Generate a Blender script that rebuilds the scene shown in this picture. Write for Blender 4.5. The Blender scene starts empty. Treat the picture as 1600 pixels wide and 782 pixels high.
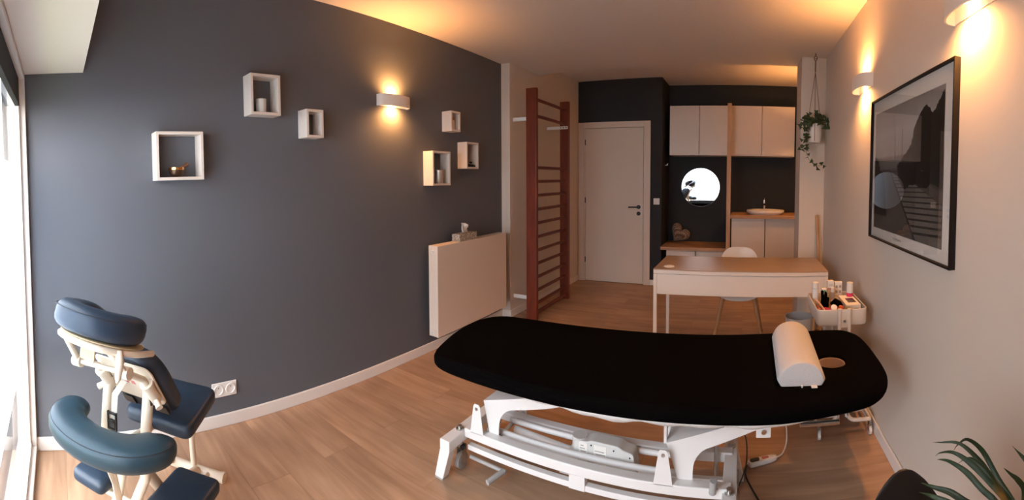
import bpy, bmesh, math, random
from mathutils import Vector, Matrix
random.seed(7)
S = bpy.context.scene
COL = S.collection
PI = math.pi
# ---------------------------------------------------------------- camera, world, exposure
EYE = 1.3769
cd = bpy.data.cameras.new('camera'); cam = bpy.data.objects.new('camera', cd); COL.objects.link(cam); S.camera = cam
cd.type = 'PANO'; cd.panorama_type = 'CENTRAL_CYLINDRICAL'
RPX = 683.018
cd.central_cylindrical_range_u_min = -800 / RPX; cd.central_cylindrical_range_u_max = 800 / RPX
cd.central_cylindrical_range_v_min = (304.438 - 782) / RPX; cd.central_cylindrical_range_v_max = 304.438 / RPX
cd.central_cylindrical_radius = 1.0
cd.sensor_width = 36; cd.lens = 18; cd.clip_start = 0.02; cd.clip_end = 200
yaw, pitch, roll = (800 - 1162.272) / RPX, -0.03695, 0.00377
Mr = Matrix(((math.cos(roll), 0, math.sin(roll)), (0, 1, 0), (-math.sin(roll), 0, math.cos(roll))))
Mp = Matrix(((1, 0, 0), (0, math.cos(pitch), -math.sin(pitch)), (0, math.sin(pitch), math.cos(pitch))))
My = Matrix(((math.cos(yaw), math.sin(yaw), 0), (-math.sin(yaw), math.cos(yaw), 0), (0, 0, 1)))
Mc = My @ Mp @ Mr
rt, up, bk = Mc @ Vector((1, 0, 0)), Mc @ Vector((0, 0, 1)), -(Mc @ Vector((0, 1, 0)))
M4 = Matrix(((rt.x, up.x, bk.x, 0), (rt.y, up.y, bk.y, 0), (rt.z, up.z, bk.z, EYE), (0, 0, 0, 1)))
cam.matrix_world = M4

W = bpy.data.worlds.new('overcast_sky'); S.world = W; W.use_nodes = True
bgn = W.node_tree.nodes['Background']
bgn.inputs[0].default_value = (0.96, 0.97, 1.0, 1); bgn.inputs[1].default_value = 12.0
S.view_settings.view_transform = 'Standard'; S.view_settings.look = 'None'; S.view_settings.gamma = 1
S.view_settings.use_curve_mapping = False; S.view_settings.exposure = 0.0
pl = bpy.data.lights.new('window_portal', 'AREA'); pl.shape = 'RECTANGLE'; pl.size = 1.72; pl.size_y = 1.9
pl.cycles.is_portal = True
po = bpy.data.objects.new('window_portal', pl); COL.objects.link(po); po.location = (-1.37, -0.145, 1.0); po.rotation_euler = (-PI / 2, 0, PI)
LAMP_W = 74.0
XW = -0.50            # right end of the glazing, unseen, set for steeper daylight falloff
# ---------------------------------------------------------------- room dimensions
XL, XR = -2.28, 0.734
XS = -2.184            # white side wall behind the wall bars
YS = 3.686             # where the dark wall ends
YB, YN = 5.488, 6.0
YW = -0.155
ZC, ZR = 2.5, 2.667
YR = 4.30
XN = -1.045

# ---------------------------------------------------------------- materials
def mat(name, color, rough=0.5, metal=0.0, spec=0.5, emit=None, es=0, bump=None, noise=None, sheen=0, trans=0, ior=1.45, coat=0):
    m = bpy.data.materials.new(name); m.use_nodes = True
    nt = m.node_tree; b = nt.nodes['Principled BSDF']
    b.inputs['Base Color'].default_value = (*color, 1); b.inputs['Roughness'].default_value = rough
    b.inputs['Metallic'].default_value = metal; b.inputs['Specular IOR Level'].default_value = spec
    if emit: b.inputs['Emission Color'].default_value = (*emit, 1); b.inputs['Emission Strength'].default_value = es
    if sheen: b.inputs['Sheen Weight'].default_value = sheen
    if trans: b.inputs['Transmission Weight'].default_value = trans; b.inputs['IOR'].default_value = ior
    if coat: b.inputs['Coat Weight'].default_value = coat
    tc = nt.nodes.new('ShaderNodeTexCoord')
    if noise:
        n = nt.nodes.new('ShaderNodeTexNoise'); n.inputs['Scale'].default_value = noise[0]; n.inputs['Detail'].default_value = 4
        nt.links.new(tc.outputs['Object'], n.inputs['Vector'])
        mx = nt.nodes.new('ShaderNodeMix'); mx.data_type = 'RGBA'
        k = noise[1]
        mx.inputs[6].default_value = (*[c * (1 - k) for c in color], 1); mx.inputs[7].default_value = (*[min(1, c * (1 + k)) for c in color], 1)
        nt.links.new(n.outputs['Fac'], mx.inputs[0]); nt.links.new(mx.outputs[2], b.inputs['Base Color'])
    if bump:
        n = nt.nodes.new('ShaderNodeTexNoise'); n.inputs['Scale'].default_value = bump[0]; n.inputs['Detail'].default_value = 3
        nt.links.new(tc.outputs['Object'], n.inputs['Vector'])
        bp = nt.nodes.new('ShaderNodeBump'); bp.inputs['Strength'].default_value = bump[1]; bp.inputs['Distance'].default_value = 0.002
        nt.links.new(n.outputs['Fac'], bp.inputs['Height']); nt.links.new(bp.outputs['Normal'], b.inputs['Normal'])
    return m

def wood(name, c1, c2, scale=(1, 12, 12), rough=0.5, ring=3.0):
    m = bpy.data.materials.new(name); m.use_nodes = True; nt = m.node_tree; b = nt.nodes['Principled BSDF']
    tc = nt.nodes.new('ShaderNodeTexCoord'); mp = nt.nodes.new('ShaderNodeMapping'); mp.inputs['Scale'].default_value = scale
    n = nt.nodes.new('ShaderNodeTexNoise'); n.inputs['Scale'].default_value = ring; n.inputs['Detail'].default_value = 8; n.inputs['Distortion'].default_value = 0.6
    r = nt.nodes.new('ShaderNodeValToRGB'); r.color_ramp.elements[0].position = 0.3; r.color_ramp.elements[1].position = 0.7
    r.color_ramp.elements[0].color = (*c1, 1); r.color_ramp.elements[1].color = (*c2, 1)
    nt.links.new(tc.outputs['Object'], mp.inputs[0]); nt.links.new(mp.outputs[0], n.inputs['Vector']); nt.links.new(n.outputs['Fac'], r.inputs[0])
    nt.links.new(r.outputs[0], b.inputs['Base Color']); b.inputs['Roughness'].default_value = rough
    return m

def floor_material():
    m = bpy.data.materials.new('oak_laminate'); m.use_nodes = True; nt = m.node_tree; b = nt.nodes['Principled BSDF']
    L = nt.links
    g = nt.nodes.new('ShaderNodeNewGeometry')
    br = nt.nodes.new('ShaderNodeTexBrick'); br.offset = 0.37; br.offset_frequency = 2
    br.inputs['Scale'].default_value = 1; br.inputs['Brick Width'].default_value = 1.28; br.inputs['Row Height'].default_value = 0.20
    br.inputs['Mortar Size'].default_value = 0.0018; br.inputs['Mortar Smooth'].default_value = 0.3; br.inputs['Bias'].default_value = 0
    br.inputs['Color1'].default_value = (0, 0, 0, 1); br.inputs['Color2'].default_value = (1, 1, 1, 1)
    L.new(g.outputs['Position'], br.inputs['Vector'])
    off = nt.nodes.new('ShaderNodeVectorMath'); off.operation = 'MULTIPLY'; off.inputs[1].default_value = (3, 7, 5)
    L.new(br.outputs['Color'], off.inputs[0])
    ad = nt.nodes.new('ShaderNodeVectorMath'); ad.operation = 'ADD'; L.new(g.outputs['Position'], ad.inputs[0]); L.new(off.outputs[0], ad.inputs[1])
    mp = nt.nodes.new('ShaderNodeMapping'); mp.inputs['Scale'].default_value = (1.1, 11, 1); L.new(ad.outputs[0], mp.inputs[0])
    n = nt.nodes.new('ShaderNodeTexNoise'); n.inputs['Scale'].default_value = 1.7; n.inputs['Detail'].default_value = 7; n.inputs['Distortion'].default_value = 0.8
    L.new(mp.outputs[0], n.inputs['Vector'])
    n2 = nt.nodes.new('ShaderNodeTexNoise'); n2.inputs['Scale'].default_value = 2.2; n2.inputs['Detail'].default_value = 2; L.new(ad.outputs[0], n2.inputs['Vector'])
    r = nt.nodes.new('ShaderNodeValToRGB'); r.color_ramp.elements[0].position = 0.25; r.color_ramp.elements[1].position = 0.75
    r.color_ramp.elements[0].color = (0.33, 0.195, 0.118, 1); r.color_ramp.elements[1].color = (0.52, 0.34, 0.225, 1)
    L.new(n.outputs['Fac'], r.inputs[0])
    mx = nt.nodes.new('ShaderNodeMix'); mx.data_type = 'RGBA'; mx.blend_type = 'MULTIPLY'; mx.inputs[0].default_value = 1
    r2 = nt.nodes.new('ShaderNodeValToRGB'); r2.color_ramp.elements[0].color = (0.86, 0.84, 0.82, 1); r2.color_ramp.elements[1].color = (1.1, 1.08, 1.05, 1)
    r2.color_ramp.elements[0].position = 0.35; r2.color_ramp.elements[1].position = 0.65
    L.new(n2.outputs['Fac'], r2.inputs[0]); L.new(r.outputs[0], mx.inputs[6]); L.new(r2.outputs[0], mx.inputs[7])
    mo = nt.nodes.new('ShaderNodeMix'); mo.data_type = 'RGBA'; mo.blend_type = 'MIX'; mo.inputs[7].default_value = (0.2, 0.1, 0.055, 1)
    fm = nt.nodes.new('ShaderNodeMath'); fm.operation = 'MULTIPLY'; fm.inputs[1].default_value = 0.45
    L.new(br.outputs['Fac'], fm.inputs[0]); L.new(fm.outputs[0], mo.inputs[0]); L.new(mx.outputs[2], mo.inputs[6]); L.new(mo.outputs[2], b.inputs['Base Color'])
    b.inputs['Roughness'].default_value = 0.42; b.inputs['Specular IOR Level'].default_value = 0.35
    return m

def glass_material():
    m = bpy.data.materials.new('clear_glass'); m.use_nodes = True; nt = m.node_tree; nt.nodes.clear(); L_ = nt.links
    o = nt.nodes.new('ShaderNodeOutputMaterial'); t = nt.nodes.new('ShaderNodeBsdfTransparent'); g = nt.nodes.new('ShaderNodeBsdfGlossy')
    g.inputs['Roughness'].default_value = 0.0
    ge = nt.nodes.new('ShaderNodeNewGeometry'); d = nt.nodes.new('ShaderNodeVectorMath'); d.operation = 'DOT_PRODUCT'
    L_.new(ge.outputs['Incoming'], d.inputs[0]); L_.new(ge.outputs['Normal'], d.inputs[1])
    def mth(op, a_, b_=None):
        n = nt.nodes.new('ShaderNodeMath'); n.operation = op
        for i, q in enumerate((a_, b_)):
            if q is None: continue
            if isinstance(q, (int, float)): n.inputs[i].default_value = q
            else: L_.new(q, n.inputs[i])
        return n.outputs[0]
    f = mth('ADD', mth('MULTIPLY', mth('POWER', mth('SUBTRACT', 1, mth('ABSOLUTE', d.outputs['Value'])), 5), .96), .04)
    x = nt.nodes.new('ShaderNodeMixShader'); L_.new(f, x.inputs[0]); L_.new(t.outputs[0], x.inputs[1]); L_.new(g.outputs[0], x.inputs[2])
    L_.new(x.outputs[0], o.inputs[0]); return m

def film_material():
    m = bpy.data.materials.new('frosted_film'); m.use_nodes = True; nt = m.node_tree; nt.nodes.clear()
    o = nt.nodes.new('ShaderNodeOutputMaterial'); t = nt.nodes.new('ShaderNodeBsdfTransparent'); t.inputs[0].default_value = (0.9, 0.95, 1, 1)
    g = nt.nodes.new('ShaderNodeBsdfTranslucent'); g.inputs[0].default_value = (0.85, 0.9, 0.97, 1)
    x = nt.nodes.new('ShaderNodeMixShader'); x.inputs[0].default_value = 0.55
    nt.links.new(t.outputs[0], x.inputs[1]); nt.links.new(g.outputs[0], x.inputs[2]); nt.links.new(x.outputs[0], o.inputs[0]); return m

M = {}
M['dark_wall'] = mat('slate_wall_paint', (0.120, 0.126, 0.143), 0.75, spec=0.25, bump=(260, 0.25))
M['dark_wall2'] = mat('charcoal_wall_paint', (0.028, 0.031, 0.036), 0.75, spec=0.25, bump=(260, 0.2))
M['white_wall'] = mat('white_wall_paint', (0.70, 0.62, 0.545), 0.8, spec=0.2, bump=(200, 0.15))
M['ceiling'] = mat('white_ceiling_paint', (0.70, 0.62, 0.545), 0.85, spec=0.15, bump=(150, 0.1))
M['trim'] = mat('white_trim_paint', (0.78, 0.74, 0.70), 0.45)
M['floor'] = floor_material()
M['glass'] = glass_material(); M['film'] = film_material()
M['door'] = mat('white_door_paint', (0.70, 0.595, 0.505), 0.45)
M['lacquer'] = mat('white_lacquer', (0.72, 0.635, 0.56), 0.35)
M['powder'] = mat('white_powder_coat', (0.80, 0.78, 0.76), 0.4)
M['radiator'] = mat('radiator_enamel', (0.74, 0.645, 0.555), 0.35)
M['black_metal'] = mat('black_metal', (0.015, 0.014, 0.013), 0.35, 0.6)
M['steel'] = mat('brushed_steel', (0.55, 0.54, 0.52), 0.28, 1.0)
M['chrome'] = mat('chrome', (0.75, 0.74, 0.72), 0.12, 1.0)
M['grey_plastic'] = mat('grey_plastic', (0.38, 0.37, 0.36), 0.5)
M['light_grey'] = mat('light_grey_plastic', (0.62, 0.61, 0.58), 0.5)
M['black_plastic'] = mat('black_plastic', (0.012, 0.012, 0.012), 0.4)
M['black_cloth'] = mat('black_terry_cover', (0.0026, 0.0022, 0.0024), 0.95, spec=0.02, bump=(420, 0.6))
M['white_cloth'] = mat('white_sheet', (0.72, 0.70, 0.68), 0.9, spec=0.1, bump=(60, 0.4))
M['grey_towel'] = mat('white_terry', (0.62, 0.60, 0.60), 0.95, spec=0.1, bump=(380, 0.8), sheen=0.2)
M['tan_foam'] = mat('tan_foam', (0.32, 0.22, 0.17), 0.8)
M['vinyl'] = mat('navy_vinyl', (0.014, 0.029, 0.052), 0.42, bump=(300, 0.12), noise=(6, 0.15))
M['vinyl_teal'] = mat('teal_navy_vinyl', (0.013, 0.038, 0.055), 0.40, bump=(300, 0.12), noise=(6, 0.15))
M['vinyl_dark'] = mat('black_vinyl_backing', (0.012, 0.014, 0.02), 0.5)
M['cream'] = mat('cream_enamel', (0.72, 0.62, 0.49), 0.42)
M['strap'] = mat('beige_webbing', (0.55, 0.50, 0.42), 0.9, bump=(500, 0.6))
M['velcro'] = mat('tan_velcro', (0.50, 0.38, 0.22), 0.9)
M['red_wood'] = wood('red_brown_wood', (0.10, 0.014, 0.004), (0.19, 0.032, 0.010), (14, 14, 1.2), 0.4)
M['oak'] = wood('oak_board', (0.42, 0.22, 0.10), (0.56, 0.33, 0.17), (1.2, 14, 14), 0.45)
M['oak_v'] = wood('oak_post_wood', (0.44, 0.24, 0.12), (0.58, 0.36, 0.20), (14, 14, 1.2), 0.5)
M['beech'] = wood('beech_wood', (0.36, 0.17, 0.065), (0.48, 0.25, 0.11), (14, 14, 1.2), 0.5)
M['desk_top'] = wood('desk_oak_veneer', (0.36, 0.25, 0.175), (0.42, 0.30, 0.21), (1.0, 20, 20), 0.4)
M['mirror'] = mat('mirror_glass', (0.93, 0.94, 0.95), 0.0, 1.0)
M['ceramic'] = mat('white_ceramic', (0.78, 0.75, 0.71), 0.15)
M['plaster'] = mat('plaster_sconce', (0.78, 0.74, 0.70), 0.7)
M['leaf'] = mat('ivy_leaf', (0.030, 0.060, 0.018), 0.5, noise=(20, 0.4))
M['stem'] = mat('ivy_stem', (0.14, 0.09, 0.045), 0.7)
M['rope'] = mat('jute_cord', (0.20, 0.125, 0.07), 0.9)
M['bronze'] = mat('hammered_bronze', (0.10, 0.055, 0.035), 0.38, 0.8, bump=(60, 0.5))
M['brass'] = mat('polished_brass', (0.75, 0.42, 0.16), 0.2, 1.0)
M['brown_wood'] = wood('brown_wood', (0.10, 0.035, 0.015), (0.2, 0.08, 0.04), (10, 10, 10), 0.5)
M['silver_glass'] = mat('silvered_glass', (0.62, 0.60, 0.56), 0.3, 0.75, bump=(90, 0.5))
M['cup'] = mat('grey_white_candle', (0.66, 0.64, 0.60), 0.5, noise=(30, 0.12))
M['paper'] = mat('paper', (0.80, 0.76, 0.70), 0.8)
M['black_frame'] = mat('black_frame_wood', (0.008, 0.006, 0.006), 0.6, spec=0.25)
M['bulb'] = mat('warm_bulb', (1, 0.8, 0.55), 0.5, emit=(1, 0.66, 0.33), es=60)
M['amber'] = mat('amber_bottle', (0.30, 0.10, 0.04), 0.2)
M['label_c'] = mat('cream_label', (0.7, 0.55, 0.42), 0.7)
M['pink'] = mat('pink_plastic', (0.75, 0.04, 0.16), 0.35)
M['rose'] = mat('rose_plastic', (0.55, 0.16, 0.15), 0.4)
M['red'] = mat('red_plastic', (0.55, 0.03, 0.02), 0.35)
M['orange'] = mat('orange_plastic', (0.85, 0.17, 0.03), 0.35)
M['green'] = mat('green_plastic', (0.08, 0.25, 0.11), 0.5)
M['olive'] = mat('olive_cloth', (0.22, 0.20, 0.13), 0.9)
M['slate_ball'] = mat('blue_grey_rubber', (0.12, 0.13, 0.18), 0.45)
M['screen'] = mat('dark_screen', (0.06, 0.05, 0.045), 0.2)
M['peach'] = mat('peach_plastic', (0.62, 0.38, 0.27), 0.5)
M['white_plastic'] = mat('white_plastic', (0.80, 0.77, 0.74), 0.35)
M['clear_plastic'] = mat('pale_translucent_plastic', (0.65, 0.60, 0.56), 0.25, trans=0.35)
M['black_shell'] = mat('black_shell_plastic', (0.010, 0.009, 0.009), 0.38)
M['terracotta'] = mat('grey_pot', (0.30, 0.28, 0.26), 0.7)
M['soil'] = mat('potting_soil', (0.03, 0.02, 0.014), 0.95, bump=(80, 1))
M['grass'] = mat('lawn_green', (0.20, 0.28, 0.05), 0.9, noise=(9, 0.35))
M['pave'] = mat('pavement_grey', (0.16, 0.15, 0.145), 0.9, noise=(3, 0.2))
M['blind'] = mat('black_blind_fabric', (0.012, 0.013, 0.016), 0.8)

def heart_mat():
    m = mat('dotted_fabric', (0.16, 0.10, 0.075), 0.95); nt = m.node_tree; b = nt.nodes['Principled BSDF']
    tc = nt.nodes.new('ShaderNodeTexCoord'); v = nt.nodes.new('ShaderNodeTexVoronoi'); v.inputs['Scale'].default_value = 75; v.inputs['Randomness'].default_value = 0.0
    nt.links.new(tc.outputs['Object'], v.inputs['Vector'])
    r = nt.nodes.new('ShaderNodeValToRGB'); r.color_ramp.elements[0].position = 0.38; r.color_ramp.elements[1].position = 0.42
    r.color_ramp.elements[0].color = (0.50, 0.36, 0.27, 1); r.color_ramp.elements[1].color = (0.12, 0.07, 0.05, 1)
    nt.links.new(v.outputs['Distance'], r.inputs[0]); nt.links.new(r.outputs[0], b.inputs['Base Color']); return m
M['heart'] = heart_mat()
def tissue_mat():
    m = mat('patterned_card', (0.5, 0.45, 0.4), 0.8); nt = m.node_tree; b = nt.nodes['Principled BSDF']
    tc = nt.nodes.new('ShaderNodeTexCoord'); v = nt.nodes.new('ShaderNodeTexVoronoi'); v.inputs['Scale'].default_value = 60
    nt.links.new(tc.outputs['Object'], v.inputs['Vector'])
    r = nt.nodes.new('ShaderNodeValToRGB'); r.color_ramp.elements[0].position = 0.2; r.color_ramp.elements[1].position = 0.55
    r.color_ramp.elements[0].color = (0.62, 0.56, 0.48, 1); r.color_ramp.elements[1].color = (0.30, 0.27, 0.23, 1)
    nt.links.new(v.outputs['Distance'], r.inputs[0]); nt.links.new(r.outputs[0], b.inputs['Base Color']); return m
M['tissue_box'] = tissue_mat()
def palm_mat():
    m = mat('palm_leaf', (0.02, 0.045, 0.012), 0.45); nt = m.node_tree; b = nt.nodes['Principled BSDF']
    tc = nt.nodes.new('ShaderNodeTexCoord'); n = nt.nodes.new('ShaderNodeTexNoise'); n.inputs['Scale'].default_value = 9; n.inputs['Detail'].default_value = 3
    nt.links.new(tc.outputs['Object'], n.inputs['Vector'])
    r = nt.nodes.new('ShaderNodeValToRGB'); r.color_ramp.elements[0].position = 0.56; r.color_ramp.elements[1].position = 0.70
    r.color_ramp.elements[0].color = (0.022, 0.05, 0.014, 1); r.color_ramp.elements[1].color = (0.30, 0.15, 0.03, 1)
    nt.links.new(n.outputs['Fac'], r.inputs[0]); nt.links.new(r.outputs[0], b.inputs['Base Color']); return m
M['palm'] = palm_mat()

# ---------------------------------------------------------------- object helpers (meshes are made in world coordinates, then centred)
WP = {}
def obj(name, bm, m, parent=None, smooth=False, bevel=0, seg=2, sub=0, kind=None, label=None, solid=0):
    bmesh.ops.recalc_face_normals(bm, faces=bm.faces[:])
    xs = [v.co for v in bm.verts]
    lo = Vector((min(c.x for c in xs), min(c.y for c in xs), min(c.z for c in xs))); hi = Vector((max(c.x for c in xs), max(c.y for c in xs), max(c.z for c in xs)))
    c = (lo + hi) / 2
    if parent is None: c.z = lo.z
    bmesh.ops.translate(bm, verts=bm.verts[:], vec=-c)
    me = bpy.data.meshes.new(name); bm.to_mesh(me); bm.free()
    for x in (m if isinstance(m, (list, tuple)) else [m]): me.materials.append(M[x] if isinstance(x, str) else x)
    if smooth:
        for p in me.polygons: p.use_smooth = True
        if smooth != 'all': me.set_sharp_from_angle(angle=math.radians(42))
    o = bpy.data.objects.new(name, me); COL.objects.link(o)
    if parent is not None: o.parent = parent; o.location = c - WP[parent.name]
    else: o.location = c
    WP[o.name] = c
    if bevel:
        md = o.modifiers.new('edge', 'BEVEL'); md.width = bevel; md.segments = seg; md.limit_method = 'ANGLE'; md.angle_limit = math.radians(40); md.harden_normals = False
    if solid:
        md = o.modifiers.new('thickness', 'SOLIDIFY'); md.thickness = solid; md.offset = 0
    if sub:
        md = o.modifiers.new('smooth', 'SUBSURF'); md.levels = sub; md.render_levels = sub
    if kind: o['kind'] = kind
    if label: o['label'] = label
    return o
def thing(name, label, cat, loc, group=None):
    o = bpy.data.objects.new(name, None); COL.objects.link(o); o.location = loc; o.empty_display_size = 0.05; WP[o.name] = Vector(loc)
    o['label'] = label; o['category'] = cat
    if group: o['group'] = group
    return o
def tag(o, label, cat, group=None):
    o['label'] = label; o['category'] = cat
    if group: o['group'] = group
    return o
def struct(name, bm, m, parent=None, **k): return obj(name, bm, m, parent, kind='structure', **k)
def B(): return bmesh.new()
def box(b, x0, x1, y0, y1, z0, z1, fn=None, mi=0):
    v = [Vector((x, y, z)) for x in (x0, x1) for y in (y0, y1) for z in (z0, z1)]
    if fn: v = [fn(*c) for c in v]
    vs = [b.verts.new(c) for c in v]
    for q in ((0, 1, 3, 2), (4, 6, 7, 5), (0, 4, 5, 1), (2, 3, 7, 6), (0, 2, 6, 4), (1, 5, 7, 3)):
        f = b.faces.new([vs[i] for i in q]); f.material_index = mi
    return b
def bx(*a, **k): return box(B(), *a, **k)
def frames(path, closed=False):
    n = len(path); out = []; prev = None
    for i, p in enumerate(path):
        if closed: t = path[(i + 1) % n] - path[i - 1]
        else: t = path[min(i + 1, n - 1)] - path[max(i - 1, 0)]
        t = t.normalized()
        if prev is None:
            a = Vector((0, 0, 1)) if abs(t.z) < 0.9 else Vector((1, 0, 0)); u = (a - t * a.dot(t)).normalized()
        else: u = (prev - t * prev.dot(t)).normalized()
        prev = u; out.append((p, t, u, t.cross(u)))
    return out
def smoothp(pts, n=6, closed=False):
    pts = [Vector(p) for p in pts]; out = []; m = len(pts)
    rng = range(m) if closed else range(m - 1)
    for i in rng:
        if closed: p0, p1, p2, p3 = pts[i - 1], pts[i], pts[(i + 1) % m], pts[(i + 2) % m]
        else: p0, p1, p2, p3 = pts[max(i - 1, 0)], pts[i], pts[i + 1], pts[min(i + 2, m - 1)]
        for k in range(n):
            t = k / n; out.append(0.5 * ((2 * p1) + (p2 - p0) * t + (2 * p0 - 5 * p1 + 4 * p2 - p3) * t * t + (3 * p1 - p0 - 3 * p2 + p3) * t ** 3))
    if not closed: out.append(pts[-1])
    return out
def tube(b, path, r, seg=10, closed=False, ry=None, up=None, power=1.0, mi=0):
    """sweep an ellipse (r sideways, ry along 'up') along a path; r may be a list"""
    path = [Vector(p) for p in path]; fr = frames(path, closed); rings = []
    for i, (p, t, u, w) in enumerate(fr):
        if up is not None:
            u = (Vector(up) - t * Vector(up).dot(t)).normalized(); w = t.cross(u)
        ri = r[i] if isinstance(r, (list, tuple)) else r
        rj = (ry[i] if isinstance(ry, (list, tuple)) else ry) if ry is not None else ri
        ring = []
        for k in range(seg):
            a = 2 * PI * (k + 0.5) / seg; ca, sa = math.cos(a), math.sin(a)
            ca = math.copysign(abs(ca) ** power, ca); sa = math.copysign(abs(sa) ** power, sa)
            ring.append(b.verts.new(p + w * ca * ri + u * sa * rj))
        rings.append(ring)
    n = len(rings)
    for i in range(n if closed else n - 1):
        A, C = rings[i], rings[(i + 1) % n]
        for k in range(seg):
            f = b.faces.new((A[k], A[(k + 1) % seg], C[(k + 1) % seg], C[k])); f.material_index = mi
    if not closed:
        b.faces.new(rings[0][::-1]).material_index = mi; b.faces.new(rings[-1]).material_index = mi
    return b
def cyl(b, p0, p1, r, seg=16, r2=None, mi=0):
    return tube(b, [p0, p1], [r, r if r2 is None else r2], seg, mi=mi)
def lathe(b, prof, c, seg=24, fn=None, mi=0):
    rings = []
    for (r, z) in prof:
        if r < 1e-6: rings.append([b.verts.new((c[0], c[1], c[2] + z))])
        else: rings.append([b.verts.new((c[0] + r * math.cos(2 * PI * k / seg), c[1] + r * math.sin(2 * PI * k / seg), c[2] + z)) for k in range(seg)])
    for A, C in zip(rings, rings[1:]):
        for k in range(seg):
            k2 = (k + 1) % seg
            if len(A) == 1 and len(C) == 1: continue
            if len(A) == 1: f = b.faces.new((A[0], C[k2], C[k]))
            elif len(C) == 1: f = b.faces.new((A[k], A[k2], C[0]))
            else: f = b.faces.new((A[k], A[k2], C[k2], C[k]))
            f.material_index = mi
    return b
def prism(b, poly, fn, d0, d1, mi=0):
    """extrude a 2D polygon (u,v) between depths d0,d1 ; fn(u,v,d)->world"""
    A = [b.verts.new(fn(u, v, d0)) for u, v in poly]; C = [b.verts.new(fn(u, v, d1)) for u, v in poly]; n = len(poly)
    b.faces.new(A[::-1]).material_index = mi; b.faces.new(C).material_index = mi
    for k in range(n): b.faces.new((A[k], A[(k + 1) % n], C[(k + 1) % n], C[k])).material_index = mi
    return b
def roundpoly(pts, r, n=6):
    out = []; m = len(pts)
    for i in range(m):
        p0, p, p1 = Vector(pts[i - 1]), Vector(pts[i]), Vector(pts[(i + 1) % m])
        rr = r[i] if isinstance(r, (list, tuple)) else r
        a = (p0 - p).normalized(); c = (p1 - p).normalized()
        s, e = p + a * min(rr, (p0 - p).length * .49), p + c * min(rr, (p1 - p).length * .49)
        for k in range(n + 1):
            t = k / n; out.append(tuple((1 - t) ** 2 * s + 2 * t * (1 - t) * p + t * t * e))
    return out
def inset(poly, d):
    n = len(poly); out = []
    area = sum(poly[i][0] * poly[(i + 1) % n][1] - poly[(i + 1) % n][0] * poly[i][1] for i in range(n)); sg = 1 if area > 0 else -1
    for i in range(n):
        p0, p1 = Vector(poly[i - 1]), Vector(poly[(i + 1) % n]); t = (p1 - p0)
        if t.length < 1e-9: out.append(poly[i]); continue
        t.normalize(); nx = Vector((-t.y, t.x)) * sg; out.append((poly[i][0] + nx.x * d, poly[i][1] + nx.y * d))
    return out
def pad(b, poly, z0, z1, r, fn=lambda x, y, z: Vector((x, y, z)), hole=None, dome=0.0, n=5, mi=0):
    """upholstered slab with rounded rim"""
    prof = []
    for k in range(n + 1):
        a = PI / 2 * k / n; prof.append((r * (1 - math.sin(a)), z0 + r * (1 - math.cos(a))))
    for k in range(n + 1):
        a = PI / 2 * k / n; prof.append((r * (1 - math.cos(a)), z1 - r * (1 - math.sin(a))))
    rings = [[b.verts.new(fn(x, y, z)) for x, y in inset(poly, d)] for d, z in prof]
    m = len(poly)
    for A, C in zip(rings, rings[1:]):
        for k in range(m): b.faces.new((A[k], A[(k + 1) % m], C[(k + 1) % m], C[k])).material_index = mi
    if hole is None:
        if dome:
            cx = sum(p[0] for p in poly) / m; cy = sum(p[1] for p in poly) / m; last = rings[-1]
            for s_, h in ((0.8, 0.45), (0.5, 0.85), (0.2, 1.0)):
                cur = [b.verts.new(fn(cx + (x - cx) * s_, cy + (y - cy) * s_, z1 + dome * h)) for x, y in inset(poly, r)]
                for k in range(m): b.faces.new((last[k], last[(k + 1) % m], cur[(k + 1) % m], cur[k]))
                last = cur
            b.faces.new(last)
        else: b.faces.new(rings[-1]).material_index = mi
        b.faces.new(rings[0][::-1]).material_index = mi
    return b, rings
def scatter_spiral(): pass

def XZ(y0):   # plane in (x,z) with depth y
    return lambda u, v, d: Vector((u, y0 + d, v))

# ================================================================= ROOM
struct('floor', bx(XL - .15, XR + .15, YW - .12, YN + .12, -.12, 0), 'floor')
b = B(); box(b, XL - .15, XR + .15, YW - .12, YR, ZC, ZC + .4); struct('ceiling', b, 'ceiling')
struct('ceiling_rear', bx(XL - .15, XR + .15, YR, YN + .12, ZR, ZR + .23), 'ceiling')
struct('ceiling_soffit', bx(XL, XR, YW - .12, 0.155, 1.972, ZC), 'ceiling')
struct('wall_left', bx(XL - .15, XL, YW - .12, YS, 0, ZC), 'dark_wall')
struct('wall_left_rear', bx(XL - .15, XS, YS, YB, 0, ZR), 'white_wall')
struct('wall_right', bx(XR, XR + .15, YW - .12, YN + .12, 0, ZR), 'white_wall')
struct('wall_pillar', bx(0.507, XR, 3.965, YR, 0, ZC), 'white_wall')
# door wall: dark block with a door opening
b = B()
box(b, XS - .2, -2.10, YB, YN, 0, ZR); box(b, -1.265, XN, YB, YN, 0, ZR); box(b, -2.10, -1.265, YB, YN, 2.06, ZR); box(b, -2.10, -1.265, YB + .2, YN, 0, 2.06)
struct('wall_back', b, 'dark_wall2')
struct('wall_front_unseen', bx(XW, XR, YW - .12, YW, 0, 1.972), 'white_wall')  # unseen solid wall, added to narrow the window so daylight fades faster
struct('wall_niche', bx(XN, XR, YN, YN + .12, 0, ZR), 'dark_wall2')

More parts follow.
